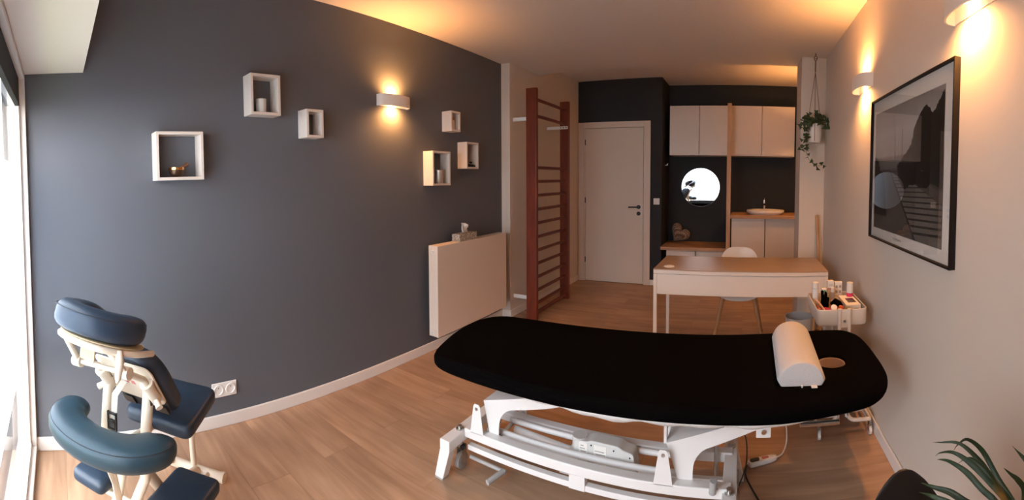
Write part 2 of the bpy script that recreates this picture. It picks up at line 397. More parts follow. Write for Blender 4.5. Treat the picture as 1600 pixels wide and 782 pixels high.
# ---- door
dr = bpy.data.objects.new('door_1', None); COL.objects.link(dr); dr['kind'] = 'structure'; WP[dr.name] = Vector((-1.68, YB, 0)); dr.location = WP[dr.name]
b = B(); box(b, -2.178, -2.098, YB - .016, YB + .001, 0, 2.12); box(b, -1.272, -1.192, YB - .016, YB + .001, 0, 2.12); box(b, -2.098, -1.272, YB - .016, YB + .001, 2.045, 2.12)
box(b, -2.10, -2.082, YB, YB + .14, 0, 2.06); box(b, -1.283, -1.265, YB, YB + .14, 0, 2.06); box(b, -2.085, -1.28, YB, YB + .14, 2.042, 2.06)
struct('door_frame', b, 'door', dr, bevel=.002)
struct('door_leaf', bx(-2.078, -1.287, YB + .004, YB + .044, .006, 2.038), 'door', dr, bevel=.002)
for z in (.25, 1.05, 1.82):
    struct('hinge', cyl(B(), (-2.081, YB - .003, z), (-2.081, YB - .003, z + .075), .006, 8), 'black_metal', dr)
b = B(); cyl(b, (-1.345, YB + .006, 1.01), (-1.345, YB - .008, 1.01), .026, 20); cyl(b, (-1.345, YB, 1.01), (-1.345, YB - .05, 1.01), .010, 10)
tube(b, smoothp([(-1.345, YB - .05, 1.01), (-1.39, YB - .053, 1.01), (-1.47, YB - .050, 1.008)], 4), .009, 10)
struct('door_handle', b, 'black_metal', dr, smooth=True)
b = B(); cyl(b, (-1.345, YB + .006, .925), (-1.345, YB - .008, .925), .026, 20); cyl(b, (-1.345, YB, .925), (-1.345, YB - .012, .925), .008, 10)
struct('lock_cover', b, 'black_metal', dr, smooth=True)

# ---- baseboards
BH, BT = .072, .012
struct('baseboard_left', bx(XL, XL + BT, YW, YS, 0, BH), 'trim', bevel=.004)
b = B(); box(b, XL, XS + BT, YS - BT, YS, 0, BH); box(b, XS, XS + BT, YS, YB, 0, BH); struct('baseboard_left_rear', b, 'trim', bevel=.004)
struct('baseboard_right', bx(XR - BT, XR, YW, 3.95, 0, BH), 'trim', bevel=.004)
b = B(); box(b, -1.19, XN, YB - BT, YB, 0, BH); struct('baseboard_back', b, 'trim', bevel=.004)
struct('baseboard_pillar', bx(.497, XR - BT, 3.953, 3.965, 0, BH), 'trim', bevel=.004)

# ---- window wall (floor to soffit glazing)
wn = bpy.data.objects.new('window_1', None); COL.objects.link(wn); wn['kind'] = 'structure'; WP[wn.name] = Vector((-1.4, -.2, 0)); wn.location = WP[wn.name]
GY = -.212
b = B()
box(b, XL, XL + .035, YW - .085, YW + .005, 0, 1.972); box(b, XL + .035, XL + .06, YW - .085, YW - .025, .05, 1.95)
box(b, XW - .05, XW, YW - .085, YW + .005, 0, 1.972)
box(b, XL + .035, XW - .05, YW - .085, YW + .005, 0, .042); box(b, XL + .035, XW - .05, YW - .085, YW - .02, .042, .07)
box(b, XL + .035, XW - .05, YW - .085, YW + .005, 1.94, 1.972)
struct('window_frame', b, 'trim', wn, bevel=.003)
struct('window_pane', bx(XL + .05, XW - .04, GY - .004, GY, .05, 1.95), 'glass', wn)
struct('window_film', bx(XL + .062, XW - .052, GY + .001, GY + .002, .50, 1.50), 'film', wn)
struct('window_blind', bx(XL + .065, XW - .055, GY + .012, GY + .035, 1.80, 1.94), 'blind', wn)
# outside ground beyond the glazing
struct('pavement_outside', bx(-14, 14, -1.3, YW - .121, -.10, -.05), 'pave')
struct('lawn_outside', bx(-14, 14, -1.9, -1.3, -.10, -.045), 'grass')
struct('road_outside', bx(-14, 14, -14, -1.9, -.10, -.05), 'pave')

# ================================================================= WALL LAMPS
def dshape(n=12, w=.15, d=.078):
    return [(w * math.cos(PI * k / n), d * math.sin(PI * k / n) ** .55 if 0 < k < n else 0) for k in range(n + 1)]
def sconce(y, z, side, label, by=0.0, power=1.0):
    """side -1: on the dark left wall, +1: on the right wall. Bowed plaster shell open above and below."""
    xw = XL if side < 0 else XR
    sg = 1 if side < 0 else -1
    t = thing('wall_lamp', label, 'wall lamp', (xw, y, z), 'plaster uplight and downlight sconces')
    o_, i_ = dshape(), [(u * .95, v * .92) for u, v in dshape()]
    b = B(); n = len(o_)
    for (h0, h1) in ((0, .08),):
        R = []
        for poly, h in ((o_, h0), (o_, h1), (i_, h1), (i_, h0)):
            R.append([b.verts.new((xw + sg * v, y + u, z + h)) for u, v in poly])
        for a in range(4):
            A, C = R[a], R[(a + 1) % 4]
            for k in range(n - 1): b.faces.new((A[k], A[k + 1], C[k + 1], C[k]))
    box(b, *(sorted((xw, xw + sg * .004))), y - .146, y + .146, z + .002, z + .078)
    obj('shade', b, 'plaster', t, smooth=True)
    b = B(); cyl(b, (xw + sg * .036, y + by - .045, z + .04), (xw + sg * .036, y + by + .0, z + .04), .008, 10)
    obj('lamp_holder', b, 'white_plastic', t, smooth=True)
    b = B(); tube(b, [(xw + sg * .036, y + by + q, z + .04) for q in (-.002, .003, .02, .037, .042)], [.004, .010, .011, .010, .004], 12)
    obj('bulb', b, 'bulb', t, smooth='all')
    for dz in (.062, .018):
        ld = bpy.data.lights.new('lamp_glow', 'SPOT'); ld.spot_size = math.radians(165); ld.spot_blend = 1.0; ld.energy = LAMP_W * power / 2; ld.color = (1, .435, .125); ld.shadow_soft_size = .008
        lo = bpy.data.objects.new('lamp_glow', ld); COL.objects.link(lo); lo.parent = t; lo.location = (sg * .042, by + .02, dz); lo.rotation_euler = (PI if dz > .04 else 0, 0, 0)
    return t
sconce(2.205, 1.895, -1, 'white bowed plaster wall lamp glowing up and down on the dark slate wall', by=-.03)
sconce(2.61, 1.94, 1, 'small looking white wall lamp beside the far edge of the framed picture', by=-.02, power=.9)
sconce(1.29, 1.955, 1, 'brightly lit white wall lamp above the near end of the framed picture', by=-.02, power=1.0)
sconce(5.0, 1.95, 1, 'white wall lamp hidden behind the white pillar beside the sink counter', power=.8)

# ================================================================= BOX SHELVES on the dark wall
DP = .10; TH = .016
def box_shelf(y0, y1, z0, z1, label):
    b = B(); x0, x1 = XL + .001, XL + DP
    R = []
    for (a, c, e, f) in ((y0, y1, z0, z1), (y0 + TH, y1 - TH, z0 + TH, z1 - TH)):
        for x in (x0, x1): R.append([b.verts.new((x, a, e)), b.verts.new((x, c, e)), b.verts.new((x, c, f)), b.verts.new((x, a, f))])
    ob, of, ib, iff = R
    for A, C in ((ob, of), (of, iff), (iff, ib), (ib, ob)):
        for k in range(4): b.faces.new((A[k], A[(k + 1) % 4], C[(k + 1) % 4], C[k]))
    return tag(obj('box_shelf', b, 'lacquer', bevel=.0015), label, 'shelf', 'white open box shelves on the dark wall')
box_shelf(.508, .765, 1.398, 1.650, 'white square box shelf holding the bronze singing bowl on the dark wall')
box_shelf(1.048, 1.236, 1.752, 1.980, 'highest white box shelf on the dark wall, with a pale cup candle inside')
box_shelf(1.410, 1.532, 1.636, 1.805, 'empty white box shelf between the candle shelf and the wall lamp')
box_shelf(2.765, 2.887, 1.762, 1.925, 'smallest white box shelf, holding a little labelled jar, right of the wall lamp')
box_shelf(2.970, 3.145, 1.462, 1.688, 'white box shelf with dark pebbles inside, next to the white rear wall corner')
box_shelf(2.532, 2.751, 1.326, 1.594, 'white box shelf with the silvery glass tumbler, above the radiator')
# bowl
sx = XL + .055
t = thing('singing_bowl', 'dark bronze singing bowl with brass rim in the square box shelf', 'bowl', (sx, .625, 1.414))
b = B(); prof = [(0, 0), (.018, 0), (.032, .006), (.040, .022), (.041, .040), (.036, .040), (.034, .024), (.026, .010), (0, .006)]
obj('bowl_body', lathe(b, prof, (sx, .625, 1.4145), 28), 'bronze', t, smooth=True)
obj('rim_band', lathe(B(), [(.0405, .036), (.0425, .038), (.0425, .050), (.0375, .050), (.0365, .037)], (sx, .625, 1.4145), 28), 'brass', t, smooth=True)
b = B(); tube(b, [(sx - .01, .632, 1.445), (sx + .0, .655, 1.463), (sx + .004, .683, 1.480), (sx + .005, .690, 1.484)], [.008, .009, .012, .009], 12)
tag(obj('striker_mallet', b, 'brown_wood', smooth=True), 'brown wooden striker resting in the singing bowl', 'mallet')
# candle cup
def cup(name, y, z, r, h, m, label, cat, x=sx):
    t = thing(name, label, cat, (x, y, z))
    b = B(); lathe(b, [(0, 0), (r * .86, 0), (r * .9, .003), (r, h), (r * .93, h), (r * .86, h * .8), (0, h * .78)], (x, y, z + .0005), 24)
    obj('cup_body', b, m, t, smooth=True)
    b = B(); tube(b, [(x, y, z + h * .78), (x + .002, y, z + h * .9)], .0015, 6); obj('wick', b, 'black_plastic', t)
cup('candle_cup', 1.132, 1.768, .031, .078, 'cup', 'pale grey candle cup standing in the highest box shelf', 'candle')
cup('candle_glass', 2.655, 1.342, .038, .105, 'silver_glass', 'silvery textured candle glass in the box shelf above the radiator', 'candle')
t = thing('spice_jar', 'small jar with cream label and dark lid in the smallest box shelf', 'jar', (sx, 2.835, 1.778))
obj('jar_body', lathe(B(), [(0, 0), (.018, 0), (.019, .003), (.019, .068), (.015, .078), (0, .078)], (sx, 2.835, 1.7785), 20), 'label_c', t, smooth=True)
obj('lid', lathe(B(), [(0, .0785), (.0165, .0785), (.0165, .1), (0, .1)], (sx, 2.835, 1.7785), 20), 'amber', t, smooth=True)
for i, (dx, dy, r) in enumerate(((0, 3.060, .020), (.018, 3.083, .018), (-.008, 3.098, .021), (.020, 3.108, .014), (.006, 3.080, .014))):
    zz = 1.478 if i < 4 else 1.508
    b = B(); lathe(b, [(0, 0), (r * .7, r * .12), (r, r * .6), (r * .75, r * 1.15), (0, r * 1.35)], (sx + dx, dy, zz), 12)
    tag(obj('pebble', b, 'black_plastic', smooth=True), 'dark stone in a small heap inside the pebble box shelf', 'stone', 'dark stones in the box shelf')

# ---- double socket
t = thing('wall_socket', 'white double socket low on the dark wall beside the massage chair seat', 'socket', (XL, .883, .168))
obj('cover_plate', bx(XL, XL + .009, .808, .958, .170, .252), 'white_plastic', t, bevel=.004)
for yy in (.847, .920):
    b = B(); lathe(b, [(.031, 0), (.029, .004), (.024, .004), (.022, -.004), (0, -.004)], (0, 0, 0), 24)
    bmesh.ops.transform(b, matrix=Matrix.Translation((XL + .0095, yy, .211)) @ Matrix.Rotation(PI / 2, 4, 'Y'), verts=b.verts[:])
    s_ = obj('outlet', b, 'white_plastic', t, smooth=True)
    b = B()
    for q in (-.009, .009): cyl(b, (XL + .004, yy + q, .211), (XL + .007, yy + q, .211), .0028, 8)
    cyl(b, (XL + .004, yy, .224), (XL + .012, yy, .224), .0024, 8)
    obj('pin_holes', b, 'black_plastic', s_)

# ================================================================= RADIATOR
t = thing('radiator', 'white flat panel radiator hung on the dark wall behind the treatment table', 'radiator', (-2.165, 3.0, .165))
obj('front_panel', bx(-2.136, -2.120, 2.505, 3.505, .165, .868), 'radiator', t, bevel=.004)
obj('back_panel', bx(-2.21, -2.200, 2.515, 3.495, .175, .86), 'radiator', t, bevel=.003)
for y_ in (2.505, 3.502): obj('side_cover', bx(-2.208, -2.134, y_, y_ + .003, .17, .866), 'radiator', t)
b = B(); box(b, -2.208, -2.134, 2.506, 3.504, .862, .868)
obj('top_cover', b, 'radiator', t, bevel=.002)
b = B()
for k in range(26): box(b, -2.198, -2.138, 2.53 + k * .037, 2.533 + k * .037, .18, .86)
obj('convector_fins', b, 'radiator', t)
for z in (.825, .205):
    b = B(); cyl(b, (-2.168, 2.508, z), (-2.168, 2.498, z), .014, 14); obj('plug', b, 'white_plastic', t, smooth=True)
    b = B(); cyl(b, (-2.168, 2.499, z), (-2.168, 2.497, z), .005, 8); obj('plug_screw', b, 'steel', t)
for yy in (2.75, 3.25): obj('wall_bracket', bx(XL + .002, -2.205, yy - .012, yy + .012, .3, .8), 'radiator', t)
# tissue box
t = thing('tissue_box', 'patterned cardboard tissue box on top of the radiator', 'tissue box', (-2.16, 2.92, .8685))
obj('carton', bx(-2.205, -2.125, 2.79, 3.03, .8688, .928), 'tissue_box', t, bevel=.002)
b = B(); prev = None; rnd = random.Random(3)
rows = []
for j in range(5):
    row = []
    for i in range(9):
        u = i / 8; hz = .925 + .085 * math.sin(min(1, u * 1.15 + .05) * PI) ** .5 * (j / 4)
        row.append(b.verts.new((-2.168 + .012 * math.sin(i * 2.1 + j) + .006 * j * math.cos(i * 1.3), 2.87 + .10 * u * (1 - .15 * j / 4), hz + rnd.uniform(-.002, .002))))
    rows.append(row)
for A, C in zip(rows, rows[1:]):
    for k in range(8): b.faces.new((A[k], A[k + 1], C[k + 1], C[k]))
obj('tissue', b, 'paper', t, smooth='all', solid=.002)

# ================================================================= WALL BARS
t = thing('wall_bars', 'tall reddish brown wooden gymnastic wall bars on the white side wall', 'wall bars', (-1.96, 4.12, 0))
PZ = 2.24
obj('post', bx(-2.015, -1.905, 3.705, 3.750, 0, PZ), 'red_wood', t, bevel=.004)
obj('post', bx(-2.03, -1.925, 4.535, 4.580, 0, PZ), 'red_wood', t, bevel=.004)
for z in (2.15, 1.99, 1.485, 1.35, 1.212, 1.075, .938, .80, .668, .535, .40, .268, .14):
    b = B(); tube(b, [(-1.962, 3.74, z - .002), (-1.975, 4.545, z - .002)], .019, 12, ry=.016, up=(0, 0, 1)); obj('rung', b, 'red_wood', t, smooth=True)
b = B(); tube(b, [(-1.955, 3.74, .05), (-1.968, 4.545, .05)], .022, 12, ry=.018, up=(0, 0, 1)); obj('rung', b, 'red_wood', t, smooth=True)
for (yy, z) in ((3.76, 1.957), (3.76, .205)):
    b = B(); box(b, XS, -2.01, yy - .012, yy + .006, z - .018, z + .018); obj('wall_bracket', b, 'powder', t, bevel=.002)
b = B(); box(b, XS, -1.93, 4.515, 4.533, 1.93, 1.962); obj('wall_bracket', b, 'powder', t, bevel=.002)
for k in range(3): obj('screw', cyl(B(), (-2.01 + k * .032, 4.516, 1.946), (-2.01 + k * .032, 4.511, 1.946), .006, 8), 'black_metal', t)

# light switch
t = thing('light_switch', 'square white light switch on the dark wall right of the door', 'switch', (-1.108, YB, 1.045))
obj('switch_frame', bx(-1.148, -1.068, YB - .008, YB, 1.047, 1.127), 'white_plastic', t, bevel=.003)
obj('rocker', bx(-1.136, -1.08, YB - .012, YB - .007, 1.059, 1.115), 'white_plastic', t, bevel=.003)

# ================================================================= KITCHEN NICHE
# upper cabinets
CX = [-.975, -.588, -.200, .222, .650]
UZ0, UZ1, UY = 1.688, 2.328, 5.65
labs = ['leftmost white wall cupboard, above the round mirror', 'white wall cupboard above the mirror, left of the timber post', 'white wall cupboard just right of the timber post, above the sink', 'rightmost white wall cupboard, with warm lamplight on its door']
for i in range(4):
    x0, x1 = CX[i], CX[i + 1]
    t = thing('wall_cabinet', labs[i], 'cabinet', ((x0 + x1) / 2, 5.83, UZ0), 'white wall cupboards in the niche')
    obj('cabinet_body', bx(x0 + .001, x1 - .001, UY + .02, YN, UZ0, UZ1), 'lacquer', t)
    obj('door', bx(x0 + .003, x1 - .003, UY, UY + .018, UZ0 + (.012 if i > 1 else 0), UZ1), 'lacquer', t, bevel=.0015)
# timber post
tag(obj('timber_post', bx(-.213, -.163, 5.40, 5.455, 0, 2.318), 'oak_v', bevel=.002), 'slim pale timber post standing between mirror bench and sink unit', 'post')
# bench: oak top + two drawer units
tag(obj('bench_top', bx(XN + .001, -.215, 5.43, YN, .475, .515), 'oak', bevel=.003), 'oak bench top under the round mirror', 'bench top')
for x0, x1, lab in ((-.975, -.60, 'white drawer unit under the left half of the oak bench top'), (-.597, -.222, 'white drawer unit under the oak bench top, beside the timber post')):
    t = thing('drawer_unit', lab, 'cabinet', ((x0 + x1) / 2, 5.7, 0))
    obj('cabinet_body', bx(x0 + .002, x1 - .002, 5.48, YN, .0, .474), 'lacquer', t)
    obj('drawer', bx(x0 + .003, x1 - .003, 5.46, 5.479, .06, .460), 'lacquer', t, bevel=.002)
# sink unit
tag(obj('worktop', bx(-.162, XR - .001, 5.40, YN, .895, .935), 'oak', bevel=.003), 'oak worktop carrying the white wash basin', 'worktop')
for x0, x1, lab in ((-.150, .270, 'white base cupboard under the worktop, beside the timber post'), (.274, .700, 'white base cupboard under the worktop, next to the white pillar')):
    t = thing('base_cabinet', lab, 'cabinet', ((x0 + x1) / 2, 5.7, 0))
    obj('cabinet_body', bx(x0 + .002, x1 - .002, 5.46, YN, .0, .894), 'lacquer', t)
    obj('door', bx(x0 + .003, x1 - .003, 5.44, 5.459, .08, .865), 'lacquer', t, bevel=.002)
# basin
t = thing('wash_basin', 'oval white ceramic basin set on the oak worktop', 'basin', (.285, 5.66, .935))
b = B()
prof = [(.0, .012), (.10, .014), (.15, .028), (.195, .055), (.205, .060), (.235, .060), (.245, .054), (.245, .03), (.21, .0), (0, .0)]
lathe(b, prof, (0, 0, 0), 36)
bmesh.ops.transform(b, matrix=Matrix.Translation((.285, 5.66, .9355)) @ Matrix.Diagonal((1, .78, 1, 1)), verts=b.verts[:])
obj('bowl', b, 'ceramic', t, smooth=True)
obj('overflow_ring', cyl(B(), (.285, 5.49, .972), (.285, 5.475, .968), .010, 14), 'chrome', t, smooth=True)
t = thing('tap', 'chrome single lever tap behind the basin', 'tap', (.278, 5.88, .935))
b = B(); cyl(b, (.278, 5.88, .9355), (.278, 5.88, 1.085), .019, 16); tube(b, smoothp([(.278, 5.88, 1.05), (.278, 5.82, 1.06), (.278, 5.76, 1.035)], 4), .011, 10)
obj('tap_body', b, 'chrome', t, smooth=True)
b = B(); cyl(b, (.278, 5.88, 1.086), (.278, 5.88, 1.112), .016, 14); tube(b, [(.278, 5.87, 1.11), (.278, 5.80, 1.135)], .006, 8); obj('lever', b, 'chrome', t, smooth=True)
tag(obj('soap_bar', pad(B(), roundpoly([(.155, 5.86), (.225, 5.86), (.225, 5.905), (.155, 5.905)], .018), .9355, .962, .010)[0], 'brown_wood', smooth=True), 'small brown soap on the worktop beside the tap', 'soap')
# mirror (leans forward a little)
mc = Vector((-.594, YN - .016, 1.266)); tilt = Matrix.Translation(mc) @ Matrix.Rotation(math.radians(1.65), 4, 'X')
t = thing('round_mirror', 'round frameless mirror on the dark niche wall reflecting the window', 'mirror', (-.594, YN, 1.0))
b = B(); n = 64
A = [b.verts.new(tilt @ Vector((.262 * math.cos(2 * PI * k / n), -.004, .262 * math.sin(2 * PI * k / n)))) for k in range(n)]; b.faces.new(A)
obj('mirror_glass', b, 'mirror', t)
b = B()
R = []
for r_, y_ in ((.263, -.0035), (.266, -.002), (.266, .004), (.0, .004)):
    R.append([b.verts.new(tilt @ Vector((r_ * math.cos(2 * PI * k / n), y_, r_ * math.sin(2 * PI * k / n)))) for k in range(n)] if r_ else None)
for A, C in ((R[0], R[1]), (R[1], R[2])):
    for k in range(n): b.faces.new((A[k], A[(k + 1) % n], C[(k + 1) % n], C[k]))
b.faces.new(R[2]); obj('mirror_edge', b, 'steel', t)
# hook
b = B(); cyl(b, (XN, 5.72, 1.56), (XN + .03, 5.72, 1.56), .006, 8); cyl(b, (XN + .03, 5.72, 1.556), (XN + .036, 5.72, 1.58), .006, 8)
tag(obj('wall_hook', b, 'steel', smooth=True), 'small metal hook on the dark side wall of the niche', 'hook')
# heart cushion
t = [(16 * math.sin(a) ** 3 / 17, (13 * math.cos(a) - 5 * math.cos(2 * a) - 2 * math.cos(3 * a) - math.cos(4 * a)) / 17) for a in [2 * PI * k / 40 for k in range(40)]]
b = B(); ca, sa = math.cos(-.62), math.sin(-.62)
outl = [((u * ca - v * sa) * .150, (u * sa + v * ca) * .150) for u, v in t]
rings = []
for sc_, d_ in ((1, 0), (.97, .018), (.85, .042), (.6, .058), (.25, .062)):
    rings.append((sc_, d_))
front = []; back = []
for sc_, d_ in rings:
    front.append([b.verts.new((-.865 + u * sc_, 5.86 - d_ - (v * sc_ + .15) * -.18, .655 + v * sc_)) for u, v in outl])
    if d_ > 0: back.append([b.verts.new((-.865 + u * sc_, 5.86 + d_ * .8 - (v * sc_ + .15) * -.18, .655 + v * sc_)) for u, v in outl])
m_ = len(outl)
for seq in (front, [front[0]] + back):
    for A, C in zip(seq, seq[1:]):
        for k in range(m_): b.faces.new((A[k], A[(k + 1) % m_], C[(k + 1) % m_], C[k]))
b.faces.new(front[-1]); b.faces.new(back[-1])
zmin = min(v.co.z for v in b.verts); bmesh.ops.translate(b, verts=b.verts[:], vec=(0, 0, .516 - zmin))
tag(obj('heart_cushion', b, 'heart', smooth='all'), 'dotted heart shaped cushion leaning in the corner of the oak bench', 'cushion')

# ================================================================= DESK and CHAIR behind it
t = thing('desk', 'white desk with oak coloured top and full width drawer front', 'desk', (0, 3.3, 0))
DX0, DX1, DY0, DY1, DZ = -.632, .588, 3.035, 3.60, .735
obj('desk_top', bx(DX0, DX1 + .02, DY0, DY1, DZ - .006, DZ), 'desk_top', t)
b = B(); box(b, DX0, DX1 + .02, DY0, DY1, DZ - .032, DZ - .0065); obj('top_panel', b, 'lacquer', t, bevel=.002)
b = B(); box(b, DX0 + .025, DX1 - .005, DY0 + .004, DY0 + .022, .555, DZ - .034); obj('drawer_front', b, 'lacquer', t, bevel=.002)
b = B(); box(b, DX0 + .025, DX1 - .005, DY0 + .022, DY1 - .02, .560, .566); box(b, DX0 + .02, DX0 + .03, DY0 + .02, DY1 - .02, .56, DZ - .033); box(b, DX1 - .01, DX1, DY0 + .02, DY1 - .02, .56, DZ - .033); box(b, DX0 + .03, DX1 - .01, DY1 - .03, DY1 - .02, .56, DZ - .033)
obj('drawer_case', b, 'lacquer', t)
for x in (DX0, DX1 - .005):
    b = B(); box(b, x, x + .025, DY0, DY0 + .025, 0, DZ - .033); box(b, x, x + .025, DY1 - .03, DY1 - .005, 0, DZ - .033); box(b, x, x + .025, DY0 + .025, DY1 - .03, 0, .02)
    obj('leg_frame', b, 'lacquer', t, bevel=.002)
b = B(); lathe(b, [(0, .001), (.030, .001), (.034, .004), (.038, .003), (.040, 0)], (DX0 + .095, DY0 + .11, DZ), 24); obj('cable_cap', b, 'white_plastic', t, smooth=True)

def shell(b, cx, cy, fx, fy, zs, zt, kb=1.0, tops=((.025, .178), (0, .145))):
    """moulded shell: f = direction the sitter faces"""
    f = Vector((fx, fy, 0)).normalized(); s_ = Vector((f.y, -f.x, 0)); c = Vector((cx, cy, 0))
    prof = [(.21, zs - .035, .165), (.19, zs + .0, .195), (.12, zs + .006, .222), (.0, zs - .006, .232), (-.10, zs + .004, .228), (-.155, zs + .035, .225), (-.19, zs + .10, .222 * kb), (-.215, zs + .18, .215 * kb), (-.235, zs + .25, .20 * kb)] + [(-.245 - .001 * i, zt - q[0], q[1]) for i, q in enumerate(tops)]
    rows = []
    for (d, z, w) in prof:
        row = []
        for k in range(13):
            u = -1 + k / 6; lift = .045 * abs(u) ** 3 if z < zs + .08 else .0; back_wrap = .05 * u * u * (w / .2) ** 2 if z > zs + .03 else 0
            dz = -.022 * abs(u) ** 4 if d < -.24 else 0
            row.append(b.verts.new(c + f * (d + back_wrap) + s_ * (u * w) + Vector((0, 0, z + lift + dz))))
        rows.append(row)
    for A, C in zip(rows, rows[1:]):
        for k in range(12): b.faces.new((A[k], A[k + 1], C[k + 1], C[k]))
    return f, s_, c
t = thing('desk_chair', 'white moulded shell chair with beech legs tucked behind the desk', 'chair', (-.03, 3.80, 0))
b = B(); f, s_, c = shell(b, -.03, 3.74, 0, -1, .42, .765, .85, ((.03, .150), (0, .118)))
obj('seat_shell', b, 'white_plastic', t, smooth='all', solid=.008, sub=1)
for (a, d) in ((-.13, .12), (.13, .12), (-.13, -.10), (.13, -.10)):
    p0 = c + s_ * a + f * d + Vector((0, 0, .40)); p1 = c + s_ * a * 1.62 + f * d * 1.75
    b = B(); tube(b, [p1, p1 * .5 + p0 * .5, p0], [.013, .018, .020], 12); obj('leg', b, 'beech', t, smooth=True)
b = B()
for (p, q) in (((-.13, .12), (.13, -.10)), ((.13, .12), (-.13, -.10))):
    tube(b, [c + s_ * p[0] + f * p[1] + Vector((0, 0, .375)), c + s_ * q[0] + f * q[1] + Vector((0, 0, .375))], .005, 8)
obj('leg_bracket', b, 'black_metal', t)

# waste bin
t = thing('waste_bin', 'pale grey round waste bin on the floor under the trolley end of the desk', 'bin', (.455, 3.42, 0))
b = B(); lathe(b, [(0, .004), (.085, .004), (.106, .285), (.110, .30), (.114, .30), (.110, .284), (.089, 0), (0, 0)], (.455, 3.42, 0.0), 36)
obj('bin_body', b, 'light_grey', t, smooth=True)
b = B(); n = 36; tube(b, [(.455 + .112 * math.cos(2 * PI * k / n), 3.42 + .112 * math.sin(2 * PI * k / n), .299) for k in range(n)], .004, 8, closed=True)
obj('rolled_rim', b, 'light_grey', t, smooth='all')

# wooden pole in corner
b = B(); tube(b, [(.690, 3.74, .012), (.682, 3.83, .55), (.664, 3.915, 1.06), (.6635, 3.917, 1.072)], [.013, .013, .013, .008], 12)
tag(obj('wooden_pole', b, 'oak_v', smooth=True), 'plain wooden pole leaning upright in the corner by the white pillar', 'pole')

# ================================================================= HANGING IVY
px_, py_ = .612, 3.83
t = thing('hanging_planter', 'pale ribbed pot hanging from a jute cord in front of the white pillar', 'planter', (px_, py_, 1.72))
b = B(); lathe(b, [(0, 0), (.050, 0), (.060, .012), (.066, .07), (.066, .165), (.061, .165), (.060, .15), (0, .15)], (px_, py_, 1.715), 28); obj('pot', b, 'ceramic', t, smooth=True)
for z in (.03, .06, .09, .12):
    pass
obj('soil', lathe(B(), [(0, .156), (.06, .154), (.06, .15), (0, .15)], (px_, py_, 1.715), 20), 'soil', t)
knot = Vector((px_ + .0, py_, 2.34))
for a in (0.4, 2.5, 4.6):
    p = Vector((px_ + .068 * math.cos(a), py_ + .068 * math.sin(a), 1.878)); q = Vector((px_ + .066 * math.cos(a), py_ + .066 * math.sin(a), 1.73))
    b = B(); tube(b, [(px_, py_, 1.712), q, p, knot], .0028, 6); obj('cord', b, 'rope', t)
b = B(); tube(b, [knot, (px_, py_, 2.44)], .006, 8); n = 14
tube(b, [(px_ + .013 * math.cos(2 * PI * k / n), py_, 2.456 + .02 * math.sin(2 * PI * k / n)) for k in range(n)], .004, 6, closed=True)
obj('cord_loop', b, 'rope', t)
b = B(); cyl(b, (px_, py_, 2.4999), (px_, py_, 2.475), .004, 8); tube(b, smoothp([(px_, py_, 2.477), (px_ + .012, py_, 2.468), (px_ + .008, py_, 2.452), (px_ - .006, py_, 2.456)], 4), .003, 6)
tag(obj('ceiling_hook', b, 'black_metal', smooth=True), 'small dark ceiling hook that the jute cord hangs from', 'hook')
t = thing('ivy_plant', 'green ivy spilling over the hanging pot with one long trailing stem', 'plant', (px_, py_, 1.87))
vines = [[(0, 0, 1.87), (-.05, -.05, 1.93), (-.10, -.05, 1.90), (-.125, -.05, 1.84)],
         [(0, 0, 1.87), (.04, -.05, 1.95), (.09, -.03, 1.93), (.15, -.03, 1.89), (.165, -.03, 1.92)],
         [(0, 0, 1.87), (-.04, -.06, 1.90), (-.075, -.06, 1.82), (-.10, -.05, 1.72), (-.115, -.05, 1.66)],
         [(0, 0, 1.87), (-.05, -.07, 1.89), (-.07, -.07, 1.78), (-.08, -.06, 1.66), (-.06, -.06, 1.58), (-.01, -.06, 1.525), (.04, -.06, 1.51), (.07, -.06, 1.53)],
         [(0, 0, 1.87), (.0, -.06, 1.96), (.02, -.09, 1.93)], [(0, 0, 1.87), (-.06, .0, 1.96), (-.09, .01, 1.93)], [(0, 0, 1.87), (.06, .03, 1.95), (.10, .04, 1.90)],
         [(0, 0, 1.87), (.03, -.07, 1.90), (.10, -.08, 1.86), (.14, -.07, 1.85)]]
rnd = random.Random(5)
def ivy_leaf(b, p, s, d, nrm):
    d = d.normalized(); nrm = (nrm - d * nrm.dot(d)).normalized(); w = d.cross(nrm)
    pts = [(0, 0), (.55, -.12), (.42, .30), (.28, .42), (0, 1.0), (-.28, .42), (-.42, .30), (-.55, -.12)]
    vs = [b.verts.new(p + w * (u * s) + d * (v * s) + nrm * (-.12 * s * abs(u))) for u, v in pts]
    c_ = b.verts.new(p + d * (.3 * s) + nrm * (.06 * s))
    for k in range(8): b.faces.new((vs[k], vs[(k + 1) % 8], c_))
bs = B(); bl = B()
for vi, v in enumerate(vines):
    path = smoothp([(px_ + a, py_ + c_, z) for a, c_, z in v], 5); tube(bs, path, .0017, 5)
    step = 2 if vi not in (3,) else 4
    for i in range(3, len(path), step):
        for q in range(2 if (vi == 3 and i > 14) else 3):
            off = Vector((rnd.uniform(-.025, .025), rnd.uniform(-.03, .015), rnd.uniform(-.025, .025)))
            d = Vector((rnd.uniform(-1, 1), rnd.uniform(-.6, .2), rnd.uniform(-1.0, .4)))
            ivy_leaf(bl, path[i] + off, rnd.uniform(.026, .044), d, Vector((rnd.uniform(-.5, .5), -1, rnd.uniform(-.1, .9))))
obj('stems', bs, 'stem', t); obj('leaves', bl, 'leaf', t, kind='stuff')

